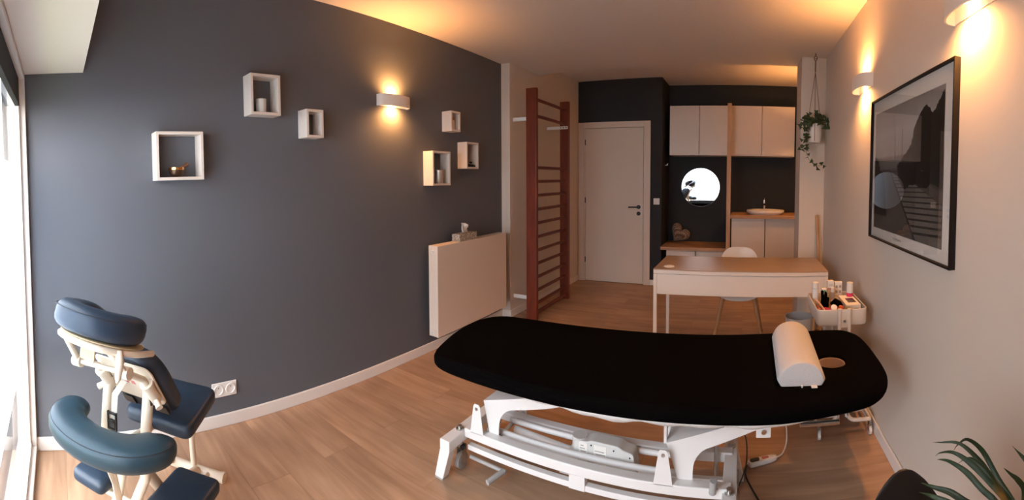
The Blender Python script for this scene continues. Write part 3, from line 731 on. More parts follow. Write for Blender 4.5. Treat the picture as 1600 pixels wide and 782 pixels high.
# ================================================================= FRAMED PICTURE on the right wall
FY0, FY1, FZ0, FZ1 = 1.380, 2.398, 1.070, 1.832
t = thing('framed_picture', 'large black framed black and white photo of a boardwalk between bushes', 'picture', (XR, 1.89, FZ0))
b = B(); fw = .008
for a in ((FY0, FY0 + fw, FZ0, FZ1), (FY1 - fw, FY1, FZ0, FZ1), (FY0 + fw, FY1 - fw, FZ0, FZ0 + fw), (FY0 + fw, FY1 - fw, FZ1 - fw, FZ1)): box(b, XR - .026, XR - .001, *a)
obj('frame', b, 'black_frame', t)
obj('mount', bx(XR - .010, XR - .006, FY0 + fw, FY1 - fw, FZ0 + fw, FZ1 - fw), 'paper', t)
# print: u along the picture from far edge (0) to near edge (1), v up
PY0, PY1, PZ0, PZ1 = 1.475, 2.340, 1.130, 1.755
def photo_mat():
    m = bpy.data.materials.new('photo_print'); m.use_nodes = True; nt = m.node_tree; b = nt.nodes['Principled BSDF']; b.inputs['Roughness'].default_value = .6
    tc = nt.nodes.new('ShaderNodeTexCoord'); sp = nt.nodes.new('ShaderNodeSeparateXYZ'); nt.links.new(tc.outputs['Generated'], sp.inputs[0])
    r = nt.nodes.new('ShaderNodeValToRGB'); nt.links.new(sp.outputs['Z'], r.inputs[0]); e = r.color_ramp.elements
    e[0].position = 0; e[0].color = (.05, .045, .04, 1); e[1].position = 1; e[1].color = (.28, .26, .25, 1)
    for p_, c_ in ((.50, (.06, .055, .05)), (.505, (.16, .15, .145)), (.60, (.20, .19, .185)), (.615, (.34, .32, .31)), (.8, (.44, .42, .41))):
        q = e.new(p_); q.color = (*c_, 1)
    nt.links.new(r.outputs[0], b.inputs['Base Color']); return m
def fm_(name, c, k=.3, sc=60): return mat(name, c, .6, noise=(sc, k))
pm = photo_mat()
obj('photo_print', bx(XR - .0122, XR - .0105, PY0, PY1, PZ0, PZ1), pm, t)
pr = t
def PU(u, v, d): return Vector((XR - .0122 - d, PY1 + (PY0 - PY1) * u, PZ0 + (PZ1 - PZ0) * v))
rnd = random.Random(11)
def blobedge(pts, jag):
    out = []
    for (a, c_) in zip(pts, pts[1:]):
        for k in range(6):
            s = k / 6; out.append((a[0] + (c_[0] - a[0]) * s + rnd.uniform(-jag, jag) * .5, a[1] + (c_[1] - a[1]) * s + rnd.uniform(-jag, jag)))
    out.append(pts[-1]); return [(min(1, max(0, u)), min(1, max(0, v))) for u, v in out]
M['ph_dark'] = fm_('photo_bush_tone', (.012, .010, .009)); M['ph_sand'] = fm_('photo_sand_tone', (.085, .072, .062), .5, 140); M['ph_walk'] = fm_('photo_plank_tone', (.15, .13, .115), .35, 90)
M['ph_gap'] = fm_('photo_gap_tone', (.03, .025, .02))
b = B(); prism(b, [(0, 0), (1, 0), (1, .34)] + blobedge([(1, .34), (.8, .40), (.55, .50), (.35, .505), (.0, .44)], .006), PU, 0, .0003); obj('sand_area', b, 'ph_sand', pr)
b = B(); prism(b, [(.30, .50), (.40, .50), (1.0, .26), (1.0, .0), (.70, 0)], PU, .0004, .0006); obj('boardwalk', b, 'ph_walk', pr)
b = B()
for k in range(16):
    s = (k / 16) ** 1.6; v0 = .49 - s * .49; ul = .30 + (.49 - v0) / .49 * .40; ur = min(1, .42 + (.49 - v0) / .24 * .60)
    hw = .002 + .007 * s; prism(b, [(ul, v0 - hw), (ur, v0 + .03 * s - hw), (ur, v0 + .03 * s + hw), (ul, v0 + hw)], PU, .0007, .0009)
prism(b, [(.29, .50), (.305, .50), (.71, 0), (.68, 0)], PU, .0007, .0009)
obj('plank_gaps', b, 'ph_gap', pr)
b = B(); prism(b, blobedge([(1, .36), (.88, .40), (.80, .36), (.66, .385), (.52, .355), (.44, .42), (.42, .52), (.52, .60), (.62, .68), (.66, .78), (.72, .86), (.80, .92), (.88, .84), (.93, .90), (1, .97)], .012), PU, .001, .0012); obj('bush_mass', b, 'ph_dark', pr)
b = B(); prism(b, [(0, .12)] + blobedge([(.0, .62), (.04, .60), (.08, .57), (.12, .50), (.17, .48), (.20, .40), (.25, .12)], .012), PU, .001, .0012); obj('bush_left_mass', b, 'ph_dark', pr)
b = B(); prism(b, [(.487, .55), (.493, .55), (.493, .80), (.487, .80)], PU, .0013, .0014); obj('thin_mast', b, 'ph_dark', pr)
b = B()
for k in range(9): box(b, XR - .0108, XR - .0103, 2.02 - .012 * k - .009, 2.02 - .012 * k, 1.100 + .003 * math.sin(k * 2), 1.107 + .002 * math.cos(k * 3))
obj('caption', b, 'grey_plastic', t)
obj('glazing', bx(XR - .0175, XR - .0160, FY0 + fw, FY1 - fw, FZ0 + fw, FZ1 - fw), 'glass', t)

# ================================================================= TROLLEY
TX0, TX1, TY0, TY1 = .398, .678, 2.258, 2.64
t = thing('trolley', 'cream metal rolling trolley behind the head of the treatment table', 'trolley', (.535, 2.43, 0))
def tray(z0, z1):
    b = B(); o_ = roundpoly([(TX0, TY0), (TX1, TY0), (TX1, TY1), (TX0, TY1)], .045, 6); R = []
    for ins, z in ((.006, z0), (0, z0 + .01), (0, z1), (.003, z1 + .003), (.006, z1), (.006, z0 + .012), (.012, z0 + .008)):
        R.append([b.verts.new((x, y, z)) for x, y in inset(o_, ins)])
    m_ = len(o_)
    for A, C in zip(R, R[1:]):
        for k in range(m_): b.faces.new((A[k], A[(k + 1) % m_], C[(k + 1) % m_], C[k]))
    b.faces.new(R[0][::-1]); b.faces.new(R[-1]); return b
M['trolley_cream'] = mat('trolley_enamel', (.72, .64, .56), .45)
for z0, z1 in ((.605, .690), (.36, .445), (.125, .21)): obj('tray', tray(z0, z1), 'trolley_cream', t, smooth=True)
for y, sg in ((TY0 - .011, -1), (TY1 + .011, 1)):
    b = B()
    for x in (.517, .569): tube(b, [(x, y, .70), (x, y, .115)], .011, 10)
    box(b, .517, .569, y - .003, y + .003, .60, .695)
    obj('upright', b, 'trolley_cream', t, smooth=True)
    obj('screw', cyl(B(), (.543, y + sg * .002, .635), (.543, y + sg * .009, .635), .008, 10), 'steel', t)
    b = B()
    for x, e in ((.517, .405), (.569, .70)):
        path = smoothp([(x, y, .20), (x, y, .135), (x + (e - x) * .18, y, .098), (x + (e - x) * .5, y, .090), (e, y, .088)], 6)
        tube(b, path, .011, 10)
    obj('foot_fork', b, 'trolley_cream', t, smooth=True)
for x in (.405, .700): obj('base_rail', tube(B(), [(x, TY0 - .011, .089), (x, TY1 + .011, .089)], .008, 8), 'trolley_cream', t, smooth=True)
for x in (.418, .700):
    for y in (TY0 - .011, TY1 + .006):
        b = B(); cyl(b, (x, y, .088), (x, y, .062), .007, 10); box(b, x - .010, x - .0075, y - .012, y + .016, .02, .066); box(b, x + .0075, x + .010, y - .012, y + .016, .02, .066); box(b, x - .01, x + .01, y - .012, y + .016, .062, .067)
        cw = obj('caster', b, 'steel', t)
        obj('wheel', cyl(B(), (x - .007, y + .004, .0255), (x + .007, y + .004, .0255), .0252, 20), 'white_plastic', cw, smooth=True)
# contents of the top tray (floor of tray at .613)
TZ = .614
def lat(name, x, y, z, prof, m, label, cat, group=None, seg=18, tilt=None, parts=()):
    t = thing(name, label, cat, (x, y, z), group)
    mt = Matrix.Translation((x, y, z)) @ (tilt if tilt is not None else Matrix.Identity(4))
    for (nm, pf, mm) in ((name + '_body', prof, m),) + tuple(parts):
        b = B(); lathe(b, pf, (0, 0, 0), seg); bmesh.ops.transform(b, matrix=mt, verts=b.verts[:]); obj(nm, b, mm, t, smooth=True)
    return t
def cp(r, h, z=0, c=.002): return [(0, z), (r - c, z), (r, z + c), (r, z + h - c), (r - c, z + h), (0, z + h)]
lat('deodorant_stick', .431, 2.53, TZ, cp(.0185, .13), 'white_plastic', 'tall white tube standing at the left end of the trolley tray', 'tube', parts=(('cap', cp(.0188, .035, .131), 'paper'),))
lat('nail_polish_remover', .641, 2.535, TZ + .0755, cp(.020, .020), 'pink', 'white bottle with a pink band at the wall side of the trolley tray', 'bottle', parts=(('cap', cp(.020, .062, .021), 'white_plastic'),))
lat('cotton_pot', .540, 2.555, TZ, cp(.015, .095), 'clear_plastic', 'pale see-through bottle between the two upright white cartons', 'bottle', parts=(('cap', cp(.011, .03, .096), 'white_plastic'),))
def abox(name, x0, x1, y0, y1, z0, z1, m, label, cat, rot=0, ax='Z', bevel=.0015, extra=()):
    c = Vector(((x0 + x1) / 2, (y0 + y1) / 2, z0)); mt = Matrix.Translation(c) @ Matrix.Rotation(rot, 4, ax) @ Matrix.Translation(-c)
    t = thing(name, label, cat, c)
    b = bx(x0, x1, y0, y1, z0, z1); bmesh.ops.transform(b, matrix=mt, verts=b.verts[:]); obj(name + '_body', b, m, t, bevel=bevel)
    for nm, a, mm in extra:
        b = B()
        for q in a: box(b, *q)
        bmesh.ops.transform(b, matrix=mt, verts=b.verts[:]); obj(nm, b, mm, t)
    return t
abox('carton', .515, .553, 2.585, 2.618, TZ, TZ + .158, 'paper', 'narrow white upright carton with a red stripe on the trolley', 'box', .12, extra=(('stripe', [(.5145, .5535, 2.5842, 2.5855, TZ + .108, TZ + .114)], 'rose'), ('print', [(.521, .547, 2.5842, 2.5852, TZ + .128, TZ + .140)], 'light_grey')))
ring = []
for (ux, uz) in ((.012, .112), (.034, .112), (.012, .080), (.034, .080)): ring.append((.562 + ux - .0065, .562 + ux + .0065, 2.5992, 2.6002, TZ + uz, TZ + uz + .015))
abox('eyelash_box', .562, .608, 2.60, 2.625, TZ, TZ + .148, 'paper', 'white upright carton printed with four small dark eye pictures', 'box', 0, extra=(('printed_eyes', ring, 'grey_plastic'), ('coloured_band', [(.562, .608, 2.5992, 2.6002, TZ + .060, TZ + .064)], 'peach')))
abox('green_tag_pack', .470, .500, 2.53, 2.56, TZ, TZ + .125, 'paper', 'small white packet with a green label near the tall white tube', 'packet', .1, extra=(('green_label', [(.472, .494, 2.5292, 2.5302, TZ + .103, TZ + .116)], 'green'),))
abox('device_box', .577, .662, 2.352, 2.56, TZ, TZ + .075, 'paper', 'long white carton lying at the wall side of the tray with a dark window', 'box', 0, extra=(('dark_window', [(.600, .648, 2.40, 2.49, TZ + .0745, TZ + .0760)], 'screen'),))
b, _ = pad(B(), roundpoly([(.425, 2.288), (.572, 2.288), (.572, 2.50), (.425, 2.50)], .02, 4), TZ + .0005, TZ + .046, .012)
tag(obj('cosmetic_bag', b, 'amber', smooth=True), 'flat dark brown zip bag under the make-up in the trolley tray', 'bag')
BZ = TZ + .0465
t = thing('black_gloves', 'bunched black gloves standing up beside the tall white tube', 'gloves', (.468, 2.44, BZ))
b = B()
for (dx, dy, h, lean) in ((-.006, 0, .088, -.006), (.010, .004, .078, .000), (.002, -.006, .060, -.012), (.016, -.006, .050, .006)):
    tube(b, [(.465 + dx, 2.44 + dy, BZ + .001), (.466 + dx, 2.44 + dy, BZ + h * .5), (.466 + dx + lean, 2.436 + dy, BZ + h), (.466 + dx + lean, 2.436 + dy, BZ + h + .006)], [.014, .011, .008, .003], 8)
obj('glove_fingers', b, 'black_cloth', t, smooth='all')
b = B(); tube(b, [(.508, 2.43, BZ + .014), (.528, 2.42, BZ + .030), (.548, 2.405, BZ + .020), (.562, 2.39, BZ + .010)], [.012, .020, .018, .008], 10, power=.8)
tag(obj('black_pouch', b, 'black_cloth', smooth='all'), 'crumpled black cloth pouch in the middle of the trolley tray', 'pouch')
b = B(); tube(b, [(.423, 2.47, TZ + .078), (.435, 2.40, TZ + .074), (.452, 2.30, BZ + .008)], .006, 8)
tag(obj('wooden_file', b, 'peach', smooth=True), 'long pinkish stick leaning on the left rim of the trolley tray', 'stick')
b = B(); tube(b, [(.458, 2.36, BZ + .010), (.470, 2.302, BZ + .018)], .009, 10)
tag(obj('pink_tube', b, 'pink', smooth=True), 'bright pink tube near the front left corner of the trolley tray', 'tube')
b = B(); tube(b, [(.417, 2.34, TZ + .010), (.417, 2.315, TZ + .072)], .007, 10)
tag(obj('red_pen', b, 'red', smooth=True), 'red pen leaning in the front left corner of the trolley tray', 'pen')
lat('white_cream_jar', .497, 2.322, BZ + .012, cp(.017, .022), 'rose', 'round jar with a white lid near the front rim of the trolley', 'jar', tilt=Matrix.Rotation(.75, 4, 'X'), parts=(('lid', cp(.0175, .009, .0225), 'white_plastic'),))
lat('red_jar', .536, 2.318, BZ, cp(.016, .022), 'red', 'red jar at the front rim beside the white lidded jar', 'jar', parts=(('cap', cp(.009, .014, .023), 'orange'),))
b = B(); tube(b, [(.535, 2.36, BZ + .010), (.556, 2.365, BZ + .012), (.566, 2.355, BZ + .012)], .011, 10)
tag(obj('rose_tube', b, 'rose', smooth=True), 'dull rose tube lying behind the red jar in the trolley tray', 'tube')
b = B(); tube(b, [(.556, 2.315, BZ + .016), (.568, 2.316, BZ + .018), (.588, 2.315, BZ + .014)], [.011, .016, .011], 10, power=.8)
tag(obj('olive_cloth_roll', b, 'olive', smooth='all'), 'rolled olive green cloth between the red jar and the blue grey ball', 'cloth')
b = B(); bmesh.ops.create_icosphere(b, subdivisions=3, radius=.033, matrix=Matrix.Translation((.627, 2.312, TZ + .034)))
tag(obj('rubber_ball', b, 'slate_ball', smooth='all'), 'blue grey ball in the front corner of the tray near the wall', 'ball')
b = B(); tube(b, [(.515, 2.475, BZ + .013), (.562, 2.485, BZ + .014)], .012, 10)
tag(obj('cream_tube', b, 'label_c', smooth=True), 'cream coloured tube lying behind the black pouch in the trolley tray', 'tube')

# ================================================================= TREATMENT TABLE
t = thing('treatment_table', 'adjustable treatment table with black fitted cover and white steel base', 'treatment table', (-.5, 1.8, 0))
outline = [(p.x, p.y) for p in smoothp([(x, y, 0) for x, y in ((-1.20, 1.43), (-1.05, 1.417), (-.85, 1.415), (-.55, 1.42), (-.1, 1.438), (.10, 1.445), (.205, 1.458), (.32, 1.480), (.405, 1.497), (.485, 1.522), (.547, 1.575), (.585, 1.65), (.600, 1.74), (.605, 1.87), (.605, 2.0), (.588, 2.13), (.52, 2.215), (.37, 2.228), (.15, 2.20), (-.10, 2.17), (-.4, 2.15), (-.8, 2.13), (-1.16, 2.113), (-1.286, 2.085), (-1.35, 2.01), (-1.375, 1.91), (-1.365, 1.765), (-1.325, 1.6), (-1.275, 1.475))], 3, closed=True)]
ZT = .605
b = B(); bb, rg = pad(b, outline, .535, ZT, .032)
# open the face hole: remove the top cap and bridge to a ring
hc = (.384, 1.815); nh = 36; rh = .060
bm2 = B()
# build top with hole through grid fill: outer ring -> hole ring
def pad_hole(outl, z0, z1, r, hc, rh):
    b = B(); n = 5; prof = []
    for k in range(n + 1):
        a = PI / 2 * k / n; prof.append((r * (1 - math.sin(a)), z0 + r * (1 - math.cos(a))))
    for k in range(n + 1):
        a = PI / 2 * k / n; prof.append((r * (1 - math.cos(a)), z1 - r * (1 - math.sin(a))))
    m = len(outl); R = [[b.verts.new((x, y, z)) for x, y in inset(outl, d)] for d, z in prof]
    hole = []
    for (x, y) in inset(outl, r):
        a = math.atan2(y - hc[1], x - hc[0]); hole.append((a, x, y))
    order = sorted(range(m), key=lambda i: hole[i][0])
    # uniform hole angles in the same cyclic order as the outline
    start = order[0]; H = [None] * m
    for j, i in enumerate(order): H[i] = -PI + 2 * PI * (j + .5) / m
    def hr(s, z): return [b.verts.new((hc[0] + rh * s * math.cos(H[i]), hc[1] + rh * s * math.sin(H[i]), z)) for i in range(m)]
    top = [R[-1], hr(1.12, z1), hr(1.02, z1 - .006), hr(1.0, z1 - .03)]; bot = [R[0], hr(1.0, z0)]
    for A, C in list(zip(R, R[1:])) + list(zip(top, top[1:])) + list(zip(bot, bot[1:])):
        for k in range(m): b.faces.new((A[k], A[(k + 1) % m], C[(k + 1) % m], C[k]))
    A, C = top[-1], bot[-1]
    for k in range(m): b.faces.new((A[k], A[(k + 1) % m], C[(k + 1) % m], C[k]))
    return b
b.free(); bm2.free()
obj('black_cover', pad_hole(outline, .537, ZT, .030, hc, rh), 'black_cloth', t, smooth=True)
b = B(); R = []
for r_, z in ((.0596, ZT - .008), (.0596, .54), (.050, .54), (.050, ZT - .03), (.056, ZT - .010)):
    R.append([b.verts.new((hc[0] + r_ * math.cos(2 * PI * k / nh), hc[1] + r_ * math.sin(2 * PI * k / nh), z)) for k in range(nh)])
for i in range(5):
    A, C = R[i], R[(i + 1) % 5]
    for k in range(nh): b.faces.new((A[k], A[(k + 1) % nh], C[(k + 1) % nh], C[k]))
obj('face_hole_lining', b, 'tan_foam', t, smooth=True, label='tan foam lining of the face hole')
# white under sheet with uneven hem
inner = inset(outline, .012); b = B(); m_ = len(inner)
dense = []
for i in range(m_):
    p0, p1 = Vector(inner[i]), Vector(inner[(i + 1) % m_]); k = max(1, int((p1 - p0).length / .03))
    for q in range(k): dense.append(tuple(p0.lerp(p1, q / k)))
rnd = random.Random(2)
A = [b.verts.new((x, y, .552)) for x, y in dense]
def hem(x, y):
    w = max(0, min(1, (x + .82) / .2)) * max(0, min(1, (.42 - x) / .5)) if y < 1.8 else .3
    return .546 - w * (.014 + .007 * math.sin(x * 17) * math.sin(x * 5 + 1) + .004 * math.sin(x * 41))
C = [b.verts.new((x, y, hem(x, y))) for x, y in inset(dense, .002)]
for k in range(len(dense)): b.faces.new((A[k], A[(k + 1) % len(dense)], C[(k + 1) % len(dense)], C[k]))
obj('white_undersheet', b, 'white_cloth', t, smooth='all', solid=.003, label='white sheet hem showing below the black cover')
b = B(); prism(b, inset(outline, .065), lambda u, v, d: Vector((u, v, d)), .5125, .5365); obj('mattress_board', b, 'light_grey', t)
# upper frame
b = B(); box(b, -1.15, .36, 1.60, 1.64, .478, .512); box(b, -1.15, .36, 2.00, 2.04, .478, .512)
for x in (-1.15, -.30, .33): box(b, x, x + .035, 1.60, 2.04, .480, .512)
obj('upper_frame', b, 'powder', t, bevel=.003)
# lower long beams
def beam(y, z0, z1, x0=-1.20, x1=-.03, w=.045): return bx(x0, x1, y, y + w, z0, z1)
obj('base_beam', beam(1.60, .172, .213), 'powder', t, bevel=.004)
obj('base_beam', beam(1.83, .165, .206), 'powder', t, bevel=.004)
b = B(); box(b, -1.19, -.04, 1.612, 1.640, .108, .132); box(b, -.68 , -.61, 1.608, 1.640, .108, .172)
obj('lower_rail', b, 'powder', t, bevel=.002)
b = B(); box(b, -1.19, -.04, 1.80, 1.825, .085, .108); obj('lower_rail', b, 'powder', t, bevel=.002)
for x in (-1.255, -.065):
    b = B(); box(b, x, x + .055, 1.485, 1.96, .152, .200)
    obj('end_bar', b, 'powder', t, bevel=.004)
    for (y0, y1, yf0, yf1) in ((1.485, 1.53, 1.492, 1.537), (1.915, 1.96, 1.935, 1.98)):
        b = B(); xo = -.038 if x < -1 else .038
        fn = lambda u, v, d: Vector((u, v, d))
        vs = [(x, y0, .153), (x + .055, y0, .153), (x + .055, y1, .153), (x, y1, .153)]; vf = [(x + xo, yf0, .008), (x + xo + .048, yf0, .008), (x + xo + .048, yf1, .008), (x + xo, yf1, .008)]
        A = [b.verts.new(q) for q in vs]; C = [b.verts.new(q) for q in vf]
        b.faces.new(A); b.faces.new(C)
        for k in range(4): b.faces.new((A[k], A[(k + 1) % 4], C[(k + 1) % 4], C[k]))
        lg = obj('leg', b, 'powder', t, bevel=.003)
        obj('rubber_foot', bx(x + xo + .002, x + xo + .046, yf0 + .001, yf1 - .001, 0.0005, .0078), 'grey_plastic', lg)
    for y in (1.60, 1.89):
        b = B(); cyl(b, (x + .028, y, .2), (x + .028, y, .206), .019, 16); cyl(b, (x + .028, y, .206), (x + .028, y, .218), .011, 10); obj('bolt', b, 'steel', t, smooth=True)
# transport wheels
for x in (-1.235, -.02):
    for y in (1.62, 1.88):
        b = B(); box(b, x - .017, x - .013, y - .015, y + .02, .03, .11); box(b, x + .013, x + .017, y - .015, y + .02, .03, .11); box(b, x - .017, x + .017, y - .015, y + .02, .105, .112); cyl(b, (x, y, .11), (x, y, .152), .010, 10)
        cw = obj('wheel_fork', b, 'steel', t)
        obj('wheel', cyl(B(), (x - .011, y, .0385), (x + .011, y, .0385), .038, 24), 'grey_plastic', cw, smooth=True)
# link rods
for y in (1.690, 1.80):
    b = B(); tube(b, [(-1.065, y, .200), (-.195, y, .200)], .013, 12); obj('link_rod', b, 'powder', t, smooth=True)
# upright plates
for (x, w) in ((-1.13, .036), (-.29, .038)):
    for (y, k) in ((1.600, 0), (1.873, 1)):
        b = B(); prism(b, [(x - w, .207), (x + w, .207), (x + .018, .335), (x + .010, .345), (x - .012, .345), (x - .018, .335)], XZ(y), 0, .004)
        up_ = obj('pivot_plate', b, 'powder', t)
        obj('bolt', cyl(B(), (x, y - .004, .325), (x, y + .002, .325), .007, 10), 'steel', up_)
# lifting arms: folded plate brackets
def arm(poly, name='lift_bracket'):
    for y in (1.640, 1.905): b = B(); prism(b, poly, XZ(y), 0, .005); obj(name, b, 'powder', t)
def arc(cx, cz, rx, rz, a0, a1, n=8): return [(cx + rx * math.cos(a0 + (a1 - a0) * k / n), cz + rz * math.sin(a0 + (a1 - a0) * k / n)) for k in range(n + 1)]
left = [(-1.078, .170), (-1.038, .170), (-1.036, .25)] + arc(-.945, .25, .09, .10, PI, PI * .58, 7) + [(-.80, .395), (-.56, .478), (-.70, .478), (-1.118, .352)]
right = [(-.225, .170), (-.182, .170), (-.180, .25)] + arc(-.09, .25, .09, .10, PI, PI * .58, 7) + [(.05, .415), (.20, .478), (.08, .478), (-.285, .350)]
arm(left); arm(right)
for (u0, v0), (u1, v1) in (((-1.118, .352), (-.70, .478)), ((-.285, .350), (.08, .478))):
    b = B(); prism(b, [(u0, v0), (u1, v1), (u1, v1 - .005), (u0, v0 - .005)], XZ(1.645), 0, .26); obj('bracket_web', b, 'powder', t)
for x0, y0 in ((-.297, 1.650), (-1.128, 1.90)):
    b = B(); box(b, x0, x0 + .012, y0, y0 + .03, .34, .480); obj('support_strut', b, 'powder', t, bevel=.002)
for y0 in (1.640, 1.905):
    pass
for x in (-1.055, -.203): obj('pivot_axle', tube(B(), [(x, 1.63, .186), (x, 1.92, .186)], .009, 10), 'steel', t, smooth=True)
for (x, y) in ((-1.055, 1.634), (-.203, 1.634)): obj('axle_nut', cyl(B(), (x, y - .004, .182), (x, y + .004, .182), .014, 12), 'chrome', t, smooth=True)
# motor
MZ = .028
tm = obj('motor_housing', prism(B(), roundpoly([(-.70, .125 + MZ), (-.42, .11 + MZ), (-.435, .205 + MZ), (-.48, .215 + MZ), (-.50, .228 + MZ), (-.62, .232 + MZ), (-.64, .222 + MZ), (-.70, .222 + MZ)], .012, 3), XZ(1.712), 0, .070), 'light_grey', t, bevel=.004)
obj('motor_cap', cyl(B(), (-.685, 1.748, .120 + MZ), (-.685, 1.748, .226 + MZ), .033, 20), 'light_grey', tm, smooth=True)
for x0, x1, k in ((-.672, -.642, 6), (-.604, -.556, 5)):
    lb_ = obj('rating_label', bx(x0 - .004, x1 + .004, 1.7108, 1.7122, .136 + MZ, .216 + MZ), 'paper', tm)
    b = B()
    for q in range(k): box(b, x0 + .004 * (q % 2), x1 - .006 * ((q * 7) % 3), 1.7100, 1.7110, .142 + MZ + q * .012, .146 + MZ + q * .012)
    for v in b.verts: pass
    obj('label_print', b, 'grey_plastic', tm)
for q in ((-.62, .212), (-.52, .208), (-.46, .128), (-.45, .190)): obj('housing_screw', cyl(B(), (q[0], 1.7125, q[1] + MZ), (q[0], 1.7102, q[1] + MZ), .0035, 8), 'black_plastic', tm)
b = B(); tube(b, [(-.72, 1.76, .165), (-1.03, 1.78, .175)], .016, 12); obj('actuator_tube', b, 'powder', t, smooth=True)
b = B(); prism(b, [(-.76, .10), (-.70, .10), (-.67, .19), (-.73, .19)], XZ(1.69), 0, .10); obj('motor_mount', b, 'powder', t)
# pedal rod left, crank right
b = B(); tube(b, [(-1.19, 1.632, .065), (-1.02, 1.64, .055), (-1.0, 1.64, .055)], .009, 10); tube(b, [(-1.01, 1.64, .055), (-1.04, 1.55, .045)], .012, 12); obj('foot_pedal', b, 'grey_plastic', t, smooth=True)
b = B(); tube(b, [(-.10, 1.590, .205), (-.095, 1.585, .255)], .014, 14); obj('release_grip', b, 'grey_plastic', t, smooth=True)
b = B(); cyl(b, (-1.205, 1.60, .125), (-1.205, 1.585, .125), .012, 12); obj('knob', b, 'black_plastic', t, smooth=True)
# small bracket with bolt and grey handle at head end
b = B(); box(b, .060, .115, 1.597, 1.601, .415, .512); hb = obj('handle_bracket', b, 'powder', t, bevel=.003)
obj('bolt', cyl(B(), (.088, 1.592, .438), (.088, 1.598, .438), .009, 12), 'steel', hb, smooth=True)
b = B(); tube(b, [(.13, 1.64, .478), (.24, 1.60, .478), (.26, 1.56, .482)], .006, 10); tube(b, [(.215, 1.535, .498), (.36, 1.535, .497)], .010, 12); obj('release_lever', b, 'steel', t, smooth=True)
# gas spring and thin wires at the right end
b = B(); tube(b, [(-.10, 1.80, .13), (-.10, 1.80, .26)], .008, 10); tube(b, [(-.10, 1.80, .26), (-.10, 1.80, .33)], .004, 8); obj('gas_spring', b, 'steel', t, smooth=True)
b = B(); tube(b, smoothp([(-.18, 1.80, .30), (-.05, 1.84, .285), (.02, 1.88, .26), (.03, 1.86, .15), (.0, 1.84, .06)], 6), .003, 6); obj('cable', b, 'black_plastic', t)

# remote with white cable
rt_ = thing('hand_remote', 'white hand remote with dark button lying on the floor on a white cable', 'remote', (.11, 2.07, 0))
ca_ = math.atan2(.046, .126)
rm = Matrix.Translation((.112, 2.078, 0)) @ Matrix.Rotation(ca_, 4, 'Z')
def rfn(x, y, z): return rm @ Vector((x, y, z))
b = B(); pad(b, roundpoly([(-.075, -.022), (.045, -.020), (.075, -.009), (.075, .009), (.045, .020), (-.075, .022)], .018, 5), .001, .026, .009, rfn); rb_ = obj('handset', b, 'white_plastic', rt_, smooth=True)
b = B(); pad(b, roundpoly([(-.066, -.013), (-.020, -.013), (-.014, .013), (-.066, .013)], .012, 4), .0255, .0285, .001, rfn); obj('dark_button', b, 'black_plastic', rb_, smooth=True)
b = B(); pad(b, roundpoly([(-.004, -.010), (.03, -.008), (.03, .008), (-.004, .010)], .003, 3), .0255, .0275, .0008, rfn); obj('red_print', b, 'rose', rb_)
b = B(); tube(b, smoothp([(.180, 2.103, .012), (.215, 2.14, .010), (.238, 2.18, .05), (.225, 2.12, .20), (.205, 1.99, .38), (.195, 1.93, .511)], 8), .004, 8); obj('cable', b, 'white_plastic', rt_, smooth='all')
b = B(); tube(b, smoothp([(.035, 2.05, .01), (.03, 1.98, .006), (.07, 1.86, .006), (.13, 1.72, .006), (.18, 1.60, .006)], 8), .004, 6)
tag(obj('black_cable', b, 'black_plastic', smooth='all'), 'thin black cable lying on the floor near the hand remote', 'cable')

# bolster pillow
t = thing('half_round_bolster', 'pale half round towelling bolster across the head of the black table', 'bolster', (.24, 1.85, ZT))
pc0, pc1 = Vector((.228, 1.600, 0)), Vector((.238, 2.085, 0))
ax = (pc1 - pc0).normalized(); sd = Vector((ax.y, -ax.x, 0))
def half(r, h, n=12):
    return [(r * math.cos(a) * (1 if abs(math.cos(a)) < 1 else 1), h * math.sin(a)) for a in [PI * k / n for k in range(n + 1)]]
rows = []
b = B()
stn = [(0, .90), (.012, .965), (.04, 1.0), (.25, 1.0), (.5, 1.0), (.75, 1.0), (.96, 1.0), (.988, .965), (1, .90)]
for s, k_ in stn:
    c_ = pc0.lerp(pc1, s); sec = [(-.088, .010), (-.092, .018)] + [(-u, v + .014) for u, v in half(.090, .078)][1:-1] + [(.092, .018), (.088, .010), (.082, .0), (-.082, .0)]
    rows.append([b.verts.new(c_ + sd * (u * k_) + Vector((0, 0, ZT + .002 + .046 + (v - .046) * (k_ if v > .046 else 1)))) for u, v in sec])
for A, C in zip(rows, rows[1:]):
    n = len(A)
    for k in range(n): b.faces.new((A[k], A[(k + 1) % n], C[(k + 1) % n], C[k]))
b.faces.new(rows[0]); b.faces.new(rows[-1])
obj('bolster_body', b, 'grey_towel', t, smooth=True)
b = B(); cc = pc0 + sd * .045; box(b, cc.x - .010, cc.x + .012, cc.y - .018, cc.y + .002, ZT + .001, ZT + .004); obj('care_tag', b, 'paper', t)
b = B(); tube(b, [pc0 + Vector((-.0, -.004, ZT + .006)), pc0 + Vector((0, -.012, ZT + .004))], .004, 8); obj('zip_pull', b, 'white_plastic', t)

# ================================================================= MASSAGE CHAIR
OC = Vector((-1.72, .49, 0)); cs = Vector((.74503, .66703, 0)); cf = Vector((.66703, -.74503, 0))
def L(s, f, z): return OC + cs * s + cf * f + Vector((0, 0, z))
t = thing('massage_chair', 'cream framed seated massage chair with navy padding by the window', 'massage chair', L(-.07, .1, 0))
s0 = -.06
# seat pad
b = B(); pad(b, roundpoly([(-.208, -.165), (.070, -.165), (.115, .15), (-.208, .15)], .05, 6), .415, .475, .022, lambda x, y, z: L(x, y, z + (y * -.04)), dome=.008)
obj('seat', b, 'vinyl', t, smooth=True)
b = B(); box(b, -.17, .04, -.13, .115, .404, .416, fn=L); obj('seat_board', b, 'vinyl_dark', t)
